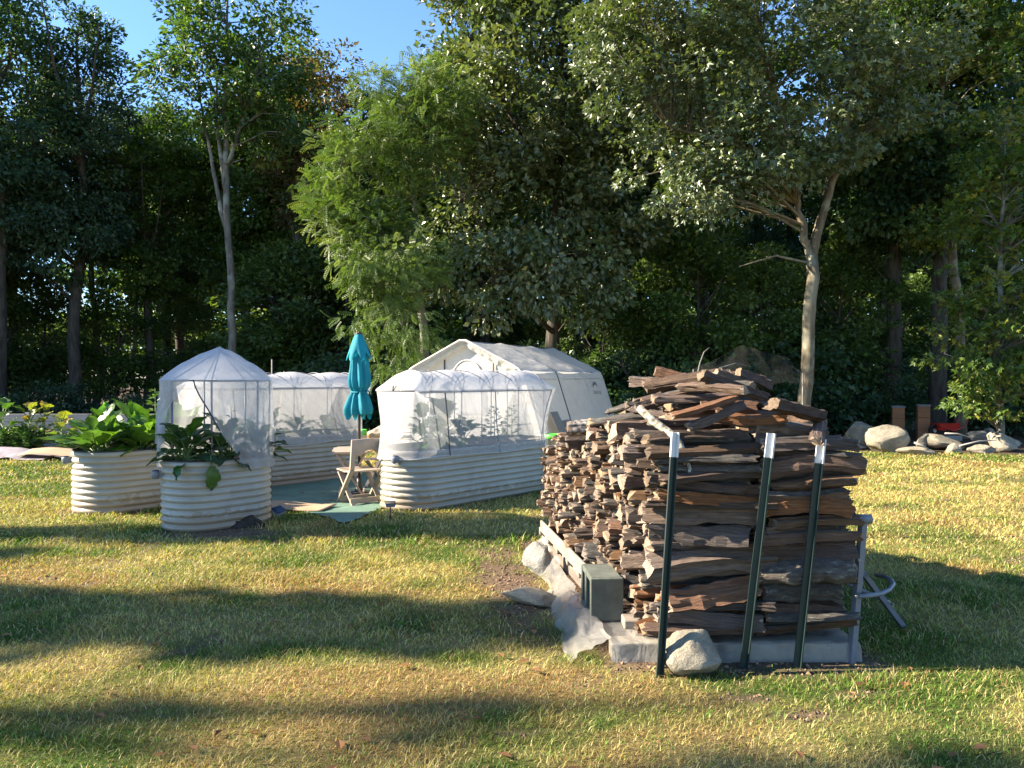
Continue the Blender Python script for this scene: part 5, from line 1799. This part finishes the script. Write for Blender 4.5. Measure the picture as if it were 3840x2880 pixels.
def targ1(t): return np.interp(t, [0, .25, .9, 1.9, 2.4, 3.0], [1.15, 1.26, 1.33, 1.14, 1.00, .85])
def targ2(t): return np.interp(t, [0, .25, 1.0, 1.9, 2.4, 3.0], [1.16, 1.27, 1.35, 1.18, 1.04, .88])
H1 = stack('left', .0, .62, targ1, (.062, .135), (.042, .090), 0)
H2 = stack('right', .63, 1.125, targ2, (.065, .14), (.044, .095), 1)
# loose logs thrown on top: small height map over the pile
gs, gt = 76, 150
HM = np.empty((gs, gt))
SS, TT = (np.arange(gs) + .5) * .02 - .06, (np.arange(gt) + .5) * .02
for i, s in enumerate(SS):
    for j, t in enumerate(TT):
        q = min(len(H1) - 1, int(t / .01))
        HM[i, j] = (H1[q] if s < .63 else H2[q]) if -.0 < s < 1.22 and t < PILE_L else 0
Sg, Tg = np.meshgrid(SS, TT, indexing='ij')
def drop(s, t, L, w, h, yaw):
    ds, dt = Sg - s, Tg - t
    a = ds * math.cos(yaw) + dt * math.sin(yaw); b = -ds * math.sin(yaw) + dt * math.cos(yaw)
    m = (np.abs(a) < L / 2 * .9) & (np.abs(b) < w / 2 * .9)
    if m.sum() < 6: return None
    hl = HM[m & (a < 0)]; hr = HM[m & (a >= 0)]
    if len(hl) < 2 or len(hr) < 2: return None
    zl, zr = hl.max(), hr.max()
    zl, zr = max(zl, zr - L * .2), max(zr, zl - L * .2)
    pit = math.atan2(zr - zl, L * .62)
    zc = (zl + zr) / 2
    HM[m] = np.maximum(HM[m], zc + a[m] * math.tan(pit) + h * .92)
    return zc + h / 2, pit
n_top = 0
for i in range(620):
    f = i / 620
    s = np.clip(rgp.normal(.62, .30 * (1 - .35 * f)), .22, .96); t = np.clip(rgp.normal(.85, .60 * (1 - .35 * f)), .10, 2.4)
    s = max(s, .22 + .14 * t)
    lim = 1.50 - .80 * abs(s - .64) ** 1.5 - .30 * max(0, t - 1.1) ** 1.2 - .15 * max(0, .6 - t)
    if HM[int(np.clip((s + .06) / .02, 0, gs - 1)), int(np.clip(t / .02, 0, gt - 1))] > lim - .05: continue
    L = rgp.uniform(.24, .52); w = rgp.uniform(.05, .12); h = rgp.uniform(.035, .08)
    yaw = rgp.normal(0, .42) if rgp.random() < .75 else rgp.uniform(-1.2, 1.2)
    r_ = drop(s, t, L, w, h, yaw)
    if r_ is None: continue
    z, pit = r_
    if z > 1.53: continue
    logs.append([pile(s, t, z), (L, w, h), (rgp.uniform(-.35, .35), -pit, yaw), None, None, 'top', t]); n_top += 1
# pick meshes
for q in logs:
    r_ = rgp.random()
    zc = q[0].z
    if q[5] == 'top' and q[6] < 1.6 and r_ < .35 and zc > 1.3: q[4], q[3] = REDLOGS[int(rgp.integers(len(REDLOGS)))]
    elif r_ > .982: q[4], q[3] = BIRCH[int(rgp.integers(2))]
    elif r_ < .10: q[4], q[3] = REDLOGS[int(rgp.integers(len(REDLOGS)))]
    else: q[4], q[3] = LOGS[int(rgp.integers(len(LOGS)))]
    if q[4] in ('slab', 'irregular', 'round') and rgp.random() < .5: q[2] = (q[2][0] + math.pi, q[2][1], q[2][2])
    if rgp.random() < .5: q[2] = (q[2][0], -q[2][1] if q[5] != 'top' else q[2][1], q[2][2])
# which logs show: the near end of both stacks, the left face, the top
def shows(q):
    col, t, z = q[5], q[6], q[0].z
    if col == 'top': return 3 - t * .05
    if t < .22: return 2.9 - t
    if col == 'left': return 2.0 - t * .1
    top = targ2(t) if col == 'right' else targ1(t)
    if z > top - .16: return 1.5 - t * .1
    return 0
logs.sort(key=lambda q: -shows(q))
n_ind = min(300, sum(1 for q in logs if shows(q) > 0))
KINDW = {'slab': 'flat split log', 'quarter': 'wedge split log', 'irregular': 'rough split log', 'half': 'half round log', 'round': 'round barked log'}
front_rank = {}
for col_ in ('left', 'right'):
    fr = sorted((q for q in logs if q[5] == col_ and q[6] < .11), key=lambda q: q[0].z)
    for k_, q in enumerate(fr): front_rank[id(q)] = k_
def z_word(z):
    return 'in the bottom courses' if z < .45 else 'in the lower half' if z < .72 else 'in the upper half' if z < 1.0 else 'in the top courses'
for q in logs[:n_ind]:
    p, sz, rot, me, kind, col, t = q
    o = obj('firewood_log', me, None, loc=p, rot=rot, scale=sz)
    birch = 'birch' in me.name; red = any(me is m for _, m in REDLOGS)
    adj = 'white barked birch' if birch else ('reddish ' if red else '') + KINDW[kind]
    if col == 'top': lab, grp = f'{adj} lying loose on top of the woodpile', 'loose logs on top of the woodpile'
    elif id(q) in front_rank: lab, grp = f'{adj} {nth(front_rank[id(q)])} from the bottom at the near end of the {col} stack', 'logs showing at the near end of the woodpile'
    elif t < .22: lab, grp = f'{adj} {z_word(p.z)} of the {col} stack at the near end', 'logs showing at the near end of the woodpile'
    elif col == 'left': lab, grp = f'{adj} end {z_word(p.z)} of the left face of the woodpile', 'logs showing their ends in the left face'
    else: lab, grp = f'{adj} along the top of the right stack of the woodpile', 'logs along the top of the right stack'
    tag(o, lab, 'log', grp)
# the rest of the stack, hidden behind the logs in view
VV, FF, MM, base = [], [], [], 0
mb = MB()
for q in logs[n_ind:]:
    p, sz, rot, me, kind, col, t = q
    mt = Matrix.Translation(p) @ Matrix.Rotation(rot[2], 4, 'Z') @ Matrix.Rotation(rot[1], 4, 'Y') @ Matrix.Rotation(rot[0], 4, 'X') @ Matrix.Diagonal((*sz, 1))
    b = len(mb.v)
    mb.v += [tuple(mt @ v.co) for v in me.vertices]
    for f in me.polygons:
        mb.f.append(tuple(i + b for i in f.vertices)); mb.m.append(f.material_index); mb.s.append(False)
o = mb.build('stacked_firewood', [M['split_brown'], M['log_bark'], M['log_end']])
tag(o, 'rest of the split firewood deep inside the woodpile', 'firewood', kind='stuff')

# ---------------------------------------------------------------- woodpile base, plastic, block, posts, stones
def beam(p0, p1, w, h, mat, label, name='skid_timber', group='timbers under the woodpile'):
    mid = (Vector(p0) + Vector(p1)) / 2
    mb = MB()
    n = 8
    d = Vector(p1) - Vector(p0); ln = d.length
    mb.grid(lambda u, v: ((u - .5) * ln, w * .5 * math.cos(2 * math.pi * v + math.pi / 4) * 1.3 if False else 0, 0), 1, 1) if False else None
    mb.box((0, 0, 0), (ln, w, h))
    o = mb.build(name, mat, None, loc=mid, rot=(0, -math.asin(d.z / ln), math.atan2(d.y, d.x)))
    bv = o.modifiers.new('worn_edges', 'BEVEL'); bv.width = .008; bv.segments = 2
    tag(o, label, 'timber', group)
    return o
for i, (s, lab) in enumerate(((.03, 'left'), (.60, 'middle'), (1.14, 'right'))):
    beam(pile(s, .22, .050), pile(s, PILE_L, .050), .09, .10, M['plank'], f'{lab} timber running the length of the woodpile base')
for i in range(8):
    t = .34 + i * .37
    beam(pile(-.05, t, .130), pile(PILE_W - .01, t, .130), .14, .055, M['plank'], 'cross plank of the woodpile base', 'cross_plank', 'cross planks under the woodpile')
beam(pile(-.075, .80, .225), pile(-.075, PILE_L - .3, .225), .022, .10, M['plank'], 'pale edge board along the left foot of the woodpile', 'edge_board')
for i, (s0, s1, lab) in enumerate(((-.18, .28, 'left'), (.29, .40, 'short middle'), (.44, 1.15, 'right'))):
    beam(pile(s0, .13, .050), pile(s1, .13, .050), .12, .098, M['stone'], f'{lab} rough block wrapped in plastic across the near end of the woodpile base', 'front_block')
def film():
    # plastic draped over the near timbers
    mb = MB()
    prof = [(.60, .112), (.26, .106), (.07, .106), (.055, .098), (.048, .05), (.035, .004)]
    def fn(u, v):
        s = BASE_L - .03 + (PILE_W - BASE_L) * u
        q = v * (len(prof) - 1); i = min(int(q), len(prof) - 2); f = q - i
        t = prof[i][0] * (1 - f) + prof[i + 1][0] * f; z = prof[i][1] * (1 - f) + prof[i + 1][1] * f
        gap = .02 * math.exp(-((u - .39) / .02) ** 2) * (1 if t < .06 else 0)
        return pile(s, t + .010 * n1(u * 30, v * 4, 3) + gap, max(.004, z + .004 * n1(u * 24, v * 8, 6)))
    mb.grid(fn, 90, 24)
    o = mb.build('plastic_sheet', M['film'])
    tag(o, 'cloudy plastic sheet wrapped over the timbers at the near end of the woodpile', 'plastic sheet', 'plastic sheets of the woodpile')
    mb = MB()
    def fn2(u, v):
        t = .05 + 2.6 * u
        wide = .17 + .07 * n1(u * 5, 1, 4) - .05 * u
        s = -.08 - .12 * (1 - u) - wide * v
        hump = .10 * math.sin(math.pi * min(1, v * 1.15)) * max(0, n1(u * 6.5, .5, 9) + .15)
        z = .125 * (1 - v) ** 1.3 + hump + .014 + .018 * n1(u * 40, v * 3, 1) + .010 * math.sin(u * 46 + v * 5)
        if v > .97: z = .006
        return pile(s + .015 * n1(u * 22, v * 6, 2), t + .02 * n1(u * 9, v * 9, 2), max(.006, z))
    mb.grid(fn2, 150, 28)
    o = mb.build('plastic_sheet', M['film'])
    tag(o, 'crumpled milky plastic sheet spilling out along the left foot of the woodpile', 'plastic sheet', 'plastic sheets of the woodpile')
film()
def cinder_block():
    root = empty('concrete_block', (.556, 4.50, .115), R(4))
    # one end faces the viewer, the two hollow cores run left to right, left half broken open
    mb = MB()
    L, W, Hh, w = .195, .36, .25, .034
    mb.box((0, 0, Hh / 2), (L, w, Hh))
    mb.box((0, W - w, Hh / 2), (L, w, Hh))
    mb.box((0, W / 2, Hh / 2), (L, w, Hh - .002))
    mb.box((.0, W / 2 - w / 2, w / 2), (L - .01, W - w, w)); mb.box((.0, W / 2 - w / 2, Hh - w / 2), (L - .01, W - w, w))
    o = mb.build('block_body', M['block'], root)
    bv = o.modifiers.new('chipped_edges', 'BEVEL'); bv.width = .006; bv.segments = 2
    tag(root, 'greenish grey hollow concrete block standing on the near left corner of the plastic', 'block')
cinder_block()
def t_post(bot, top, label, tip=True):
    d = (Vector(top) - Vector(bot)); ln = d.length
    root = empty('fence_post', bot)
    root.rotation_euler = d.to_track_quat('Z', 'Y').to_euler()
    def tsec(z0, z1, g):
        mb = MB()
        mb.box((0, 0, (z0 + z1) / 2), (.034 + g, .006 + g, z1 - z0))
        mb.box((0, .0205, (z0 + z1) / 2), (.006 + g, .034 + g * .5, z1 - z0 - .001))
        return mb
    tsec(-.12, ln - .13, 0).build('shaft', M['post'], root)
    mb = MB()
    for k in range(int((ln - .2) / .055)):
        mb.box((0, -.0055, .05 + k * .055), (.012, .006, .014))
    mb.build('studs', M['post'], root)
    tsec(ln - .13, ln, .003).build('white_tip', M['post_white'], root)
    tag(root, label, 'fence post', 'green white tipped fence posts')
t_post((.770, 3.95, 0), (.862, 4.02, 1.255), 'left green fence post with white tip against the near end of the woodpile')
t_post((1.243, 4.055, 0), (1.388, 4.065, 1.245), 'middle leaning green fence post with white tip against the near end of the woodpile')
t_post((1.525, 4.055, 0), (1.655, 4.07, 1.215), 'right leaning green fence post with white tip at the near end of the woodpile')
q = at(2738, 1405, 7.3)
t_post((q.x - .02, 7.3, 0), (q.x, 7.3, q.z), 'far fence post with only its white tip showing above the woodpile')
g = ground(2612, 2555)
stone('front_stone', (g.x, g.y + .09, 0), (.315, .25, .245), (0, .03, .2), 41, 'pale rounded stone on the grass between the left and middle fence posts', None, .02)
g = ground(1996, 2150)
stone('leaning_stone', (g.x, g.y, .05), (.13, .30, .25), (.1, .45, .8), 43, 'grey brown slab leaning on the far left corner of the plastic sheet', M['stone_grey'], .05)
g = ground(1990, 2262)
stone('flat_stone', (g.x - .02, g.y - .02, .0), (.44, .22, .12), (0, .06, -.45), 45, 'long flat tan stone lying on the grass left of the plastic sheet', None, .012)
g = at(2530, 1800, 4.32)
stone('stone_on_pile', (g.x, 4.26, 1.02), (.17, .12, .11), (0, 0, .3), 47, 'grey stone wedged among the logs behind the left fence post', M['stone_grey'], .0)
# lichened branch across the near top
def branch():
    q = [at(2398, 1530, 4.36), at(2450, 1580, 4.28), at(2520, 1628, 4.19), at(2552, 1665, 4.15), at(2572, 1745, 4.13)]
    root = empty('lichen_branch', q[0])
    mb = MB().tube([p - q[0] for p in q], [.022, .023, .021, .019, .010], 9)
    mb.build('limb', M['lichen'], root)
    mb = MB()
    b = q[4] - q[0]
    mb.tube([b + Vector((0, 0, .06)), b + Vector((.02, -.01, -.02)), b + Vector((-.004, -.01, -.13))], [.012, .010, .002], 6)
    mb.tube([b + Vector((-.01, 0, .05)), b + Vector((.045, -.01, -.05))], [.008, .003], 5)
    mb.build('splintered_end', M['lichen'], root)
    tag(root, 'crooked lichen covered branch lying across the near top of the woodpile', 'branch')
def lichen():
    m, nt, n, l, p, o = new_mat('lichen_bark')
    v = coords(n, l)
    t = tex(n, l, 'ShaderNodeTexNoise', 26, v, Detail=6.0, Roughness=.7)
    c = ramp(n, l, t.outputs['Fac'], [(.4, (.10, .08, .06)), (.5, (.28, .25, .19)), (.62, (.42, .45, .40))])
    l.new(c, p.inputs['Base Color']); p.inputs['Roughness'].default_value = .95
    bump(n, l, t.outputs['Fac'], p, .9, .02)
    return m
M['lichen'] = lichen()
branch()
# twigs sticking out of the top
for i, (pts, lab) in enumerate((
        ([(2612, 1422, 5.3), (2625, 1360, 5.35), (2640, 1320, 5.4), (2660, 1303, 5.4)], 'thin bare twig standing up from the peak of the woodpile'),
        ([(2650, 1420, 5.4), (2700, 1380, 5.5), (2760, 1362, 5.7), (2815, 1375, 5.8)], 'long arched bare twig over the peak of the woodpile'))):
    Q = [at(*p) for p in pts]
    o = MB().tube(Q, [.006, .005, .004, .002], 5).build('bare_twig', M['bark_grey'])
    tag(o, lab, 'twig', 'twigs on the woodpile')
# black mesh thrown over something behind the pile
def dark_netting():
    d = 9.0
    root = empty('mesh_canopy', at(2790, 1410, d) * 1.0)
    root.location.z = 0
    ox = root.location
    ridge = [at(2500, 1430, d), at(2600, 1385, d), at(2700, 1335, d), at(2790, 1292, d), at(2860, 1318, d), at(2960, 1345, d), at(3010, 1400, d + .2)]
    posts = [ridge[1], ridge[6]]
    for p in posts:
        MB().tube([(p.x - ox.x, p.y - ox.y, 0), (p.x - ox.x, p.y - ox.y, p.z)], .008, 6).build('prop', M['bark_grey'], root)
    mb = MB()
    def fn(u, v):
        q = u * (len(ridge) - 1); i = min(int(q), len(ridge) - 2); f = q - i
        p = ridge[i].lerp(ridge[i + 1], f)
        drop_ = (.30 + .12 * n1(u * 5, 2, 2)) * v ** .9
        return (p.x - ox.x + .03 * n1(u * 14, v * 6, 1), p.y - ox.y - .35 * v + .06 * n1(u * 11, v * 4, 4), p.z - drop_ + .012 * n1(u * 30, v * 9, 7))
    mb.grid(fn, 70, 16)
    mb.build('mesh', M['dark_net'], root)
    tag(root, 'sagging dark mesh canopy on props just behind the woodpile', 'netting')
dark_netting()

# ---------------------------------------------------------------- grey folding stand right of the pile
def stand():
    root = empty('tube_stand', (1.95, 4.3, 0))
    O = root.location
    def L(p): return Vector(p) - O
    def sq(a, b, nm, w=.030): MB().bar(L(a), L(b), w, w, up=(.3, -1, 0)).build(nm, M['grey_paint'], root)
    sq((1.925, 4.20, .78), (1.83, 4.13, -.02), 'front_leg', .034)
    sq((1.80, 4.50, .74), (2.41, 4.70, 0), 'rear_leg')
    sq((1.80, 4.52, .47), (1.93, 4.62, .20), 'side_leg', .024)
    MB().tube([L((1.85, 4.16, .775)), L((1.945, 4.15, .775))], .026, 14).build('hinge_barrel', M['grey_paint'], root)
    MB().tube([L((1.83, 4.165, .775)), L((1.85, 4.16, .775))], .016, 10).build('hinge_pin', M['dark_metal'], root)
    hp = [at(3222, 2238, 4.11), at(3262, 2236, 4.13), at(3310, 2228, 4.18), at(3340, 2213, 4.25), at(3354, 2192, 4.33), at(3345, 2176, 4.42), at(3320, 2164, 4.50), at(3288, 2158, 4.60)]
    MB().tube([L(p) for p in hp], .0125, 10).build('hoop', M['grey_paint'], root)
    MB().tube([L(at(3150, 2177, 4.62)), L(at(3338, 2262, 4.66))], .012, 10).build('brace', M['grey_paint'], root)
    mb = MB()
    for p in (at(3350, 2268, 4.62), at(3212, 2236, 4.06), at(3222, 2100, 4.08)):
        mb.tube([L(p), L(p) + Vector((0, -.016, 0))], .007, 8)
    mb.build('bolts', M['bolt'], root)
    tag(root, 'grey metal tube stand with curved hoop beside the right side of the woodpile', 'stand')
stand()

# ---------------------------------------------------------------- far left garden plot
def left_plot():
    root = empty('timber_wall', (-9.9, 17.2, 0))
    for k in range(4):
        MB().box((.0 if k % 2 == 0 else .2, .0, .09 + k * .175), (7.4, .09, .168)).build('timber', M['plank_grey'], root)
    for x in (-3.2, -1.0, 1.4, 3.4):
        MB().box((x, .07, .36), (.09, .05, .75)).build('post', M['plank_grey'], root)
    tag(root, 'low weathered grey timber wall behind the vegetable plot at the far left', 'wall')
    mb = MB()
    def fn(u, v):
        x = -12.5 + 6.9 * u; y = 14.0 + 1.5 * v - .5 * u * v
        return (x, y + .1 * n1(u * 9, v * 2, 6), .02 + .10 * max(0, n1(u * 15, v * 3, 2)) + .10 * math.exp(-((v - .75) / .16) ** 2) * (.8 + .5 * n1(u * 20, 1, 1)))
    mb.grid(fn, 110, 24)
    o = mb.build('weed_cloth', M['fabric'])
    tag(o, 'rumpled purple grey weed cloth along the edge of the left vegetable plot', 'cloth')
    mb = MB()
    c = ground(225, 1722)
    mb.grid(lambda u, v: (c.x - .75 + 1.4 * u, c.y - .1 + .45 * v, .16 + .03 * math.sin(u * 6) - .08 * (1 - v)), 14, 6)
    o = mb.build('cardboard_sheet', M['cardboard'])
    o.modifiers.new('thickness', 'SOLIDIFY').thickness = .006
    tag(o, 'brown cardboard sheet lying on the weed cloth left of the uncovered bed', 'cardboard')
    for i, (px, py, n, s, k, lab) in enumerate([
            (20, 1688, 26, 1.0, 'slim', 'bushy bright green herb at the left edge of the photo'),
            (70, 1690, 26, 1.05, 'slim', 'second bushy herb from the left edge of the vegetable plot'),
            (100, 1692, 24, .9, 'slim', 'third bushy herb from the left edge of the vegetable plot'),
            (143, 1690, 20, .8, 'slim', 'small herb clump beside the pale fleece bundle'),
            (262, 1700, 20, .8, 'slim', 'small herb clump at the rim of the uncovered bed')]):
        g = ground(px, py)
        rosette('herb_clump', (g.x, g.y, .02), k, n, s * 3.2, -15, 80, 700 + i, lab, group='herb clumps in the left plot', stem=.22)
    for i, (px, py, d, lab) in enumerate([
            (110, 1600, 16.0, 'yellowing squash plant with round leaves, left one against the timber wall'),
            (165, 1590, 16.1, 'yellow green squash plant in front of the middle of the timber wall'),
            (10, 1585, 16.0, 'green vine at the far left end of the timber wall'),
            (230, 1610, 15.8, 'withered yellow vine left of the uncovered bed')]):
        q = at(px, py, d)
        rosette('squash_vine', (q.x, d, 0), 'yellow' if i != 2 else 'squash', 15, 1.25, -5, 70, 720 + i, lab, group='vines at the timber wall', stem=.75 if i < 3 else .55)
    rg = np.random.default_rng(5)
    for i in range(16):
        px = 5 + i * 18
        g = ground(px, 1672)
        frond_plant('weedy_stalk', (g.x, g.y + rg.uniform(-.3, .4), 0), rg.uniform(.35, .65), 22, .13, f'wispy green weed before the timber wall, {nth(i)} from the left edge', 740 + i, (.12, .17, .05), spread=3.0, group='weeds in the left plot')
    g = ground(195, 1690)
    stone('fleece_bundle', (g.x, g.y, 0), (.42, .3, .2), (0, 0, .2), 61, 'pale crumpled fleece bundle on the soil of the left plot', M['film'], .02, cat='fleece')
left_plot()

# ---------------------------------------------------------------- hives and red machine under the right trees
def hive(px0, px1, y0, y1, d, label):
    a, b = at(px0, y1, d), at(px1, y0, d)
    w = b.x - a.x; h = b.z
    root = empty('cedar_hive', ((a.x + b.x) / 2, d, 0), R(-18))
    n = 3
    for k in range(n):
        z0 = h * k / n
        MB().box((0, 0, z0 + h / n / 2), (w, w * .9, h / n - .008)).build('box', M['hive'], root)
    MB().box((0, 0, h + .02), (w * 1.1, w, .045)).build('lid', M['hive_lid'], root)
    MB().box((0, -w * .46, .04), (w * .5, .03, .02)).build('entrance', M['tyre'], root)
    tag(root, label, 'hive', 'cedar hives')
hive(3347, 3388, 1528, 1640, 18.8, 'left orange brown cedar hive box under the trees behind the boulders')
hive(3442, 3483, 1523, 1640, 18.6, 'right orange brown cedar hive box beside the black trunk')
def red_machine():
    q = at(3545, 1410, 18.4)
    root = empty('red_cart', (q.x, 18.4, .12), R(12))
    MB().box((0, .1, -.06), (.7, .5, .12)).build('skid', M['plank_grey'], root)
    MB().hexa([(-.22, -.14, .14), (.22, -.14, .14), (.22, .14, .14), (-.22, .14, .14), (-.28, -.18, .30), (.28, -.18, .30), (.28, .18, .30), (-.28, .18, .30)]).build('tray', M['red'], root)
    for s in (-1, 1):
        MB().tube([(-.30, s * .15, .26), (.1, s * .15, .12), (.42, s * .15, .22), (.50, s * .15, .38)], .016, 8).build('handle', M['red'], root)
        MB().tube([(.18, s * .13, .14), (.24, s * .14, 0)], .014, 8).build('leg', M['red'], root)
    mb = MB()
    ring = [(-.30 + .12 * math.cos(a), 0, .13 + .12 * math.sin(a)) for a in np.linspace(0, 2 * math.pi, 21)]
    mb.tube(ring, .035, 8, caps=False); wl = mb.build('wheel', M['tyre'], root)
    MB().tube([(-.30, -.03, .13), (-.30, .03, .13)], .05, 12).build('rim', M['bolt'], wl)
    tag(root, 'bright red cart half hidden under the trees right of the hives', 'cart')
red_machine()
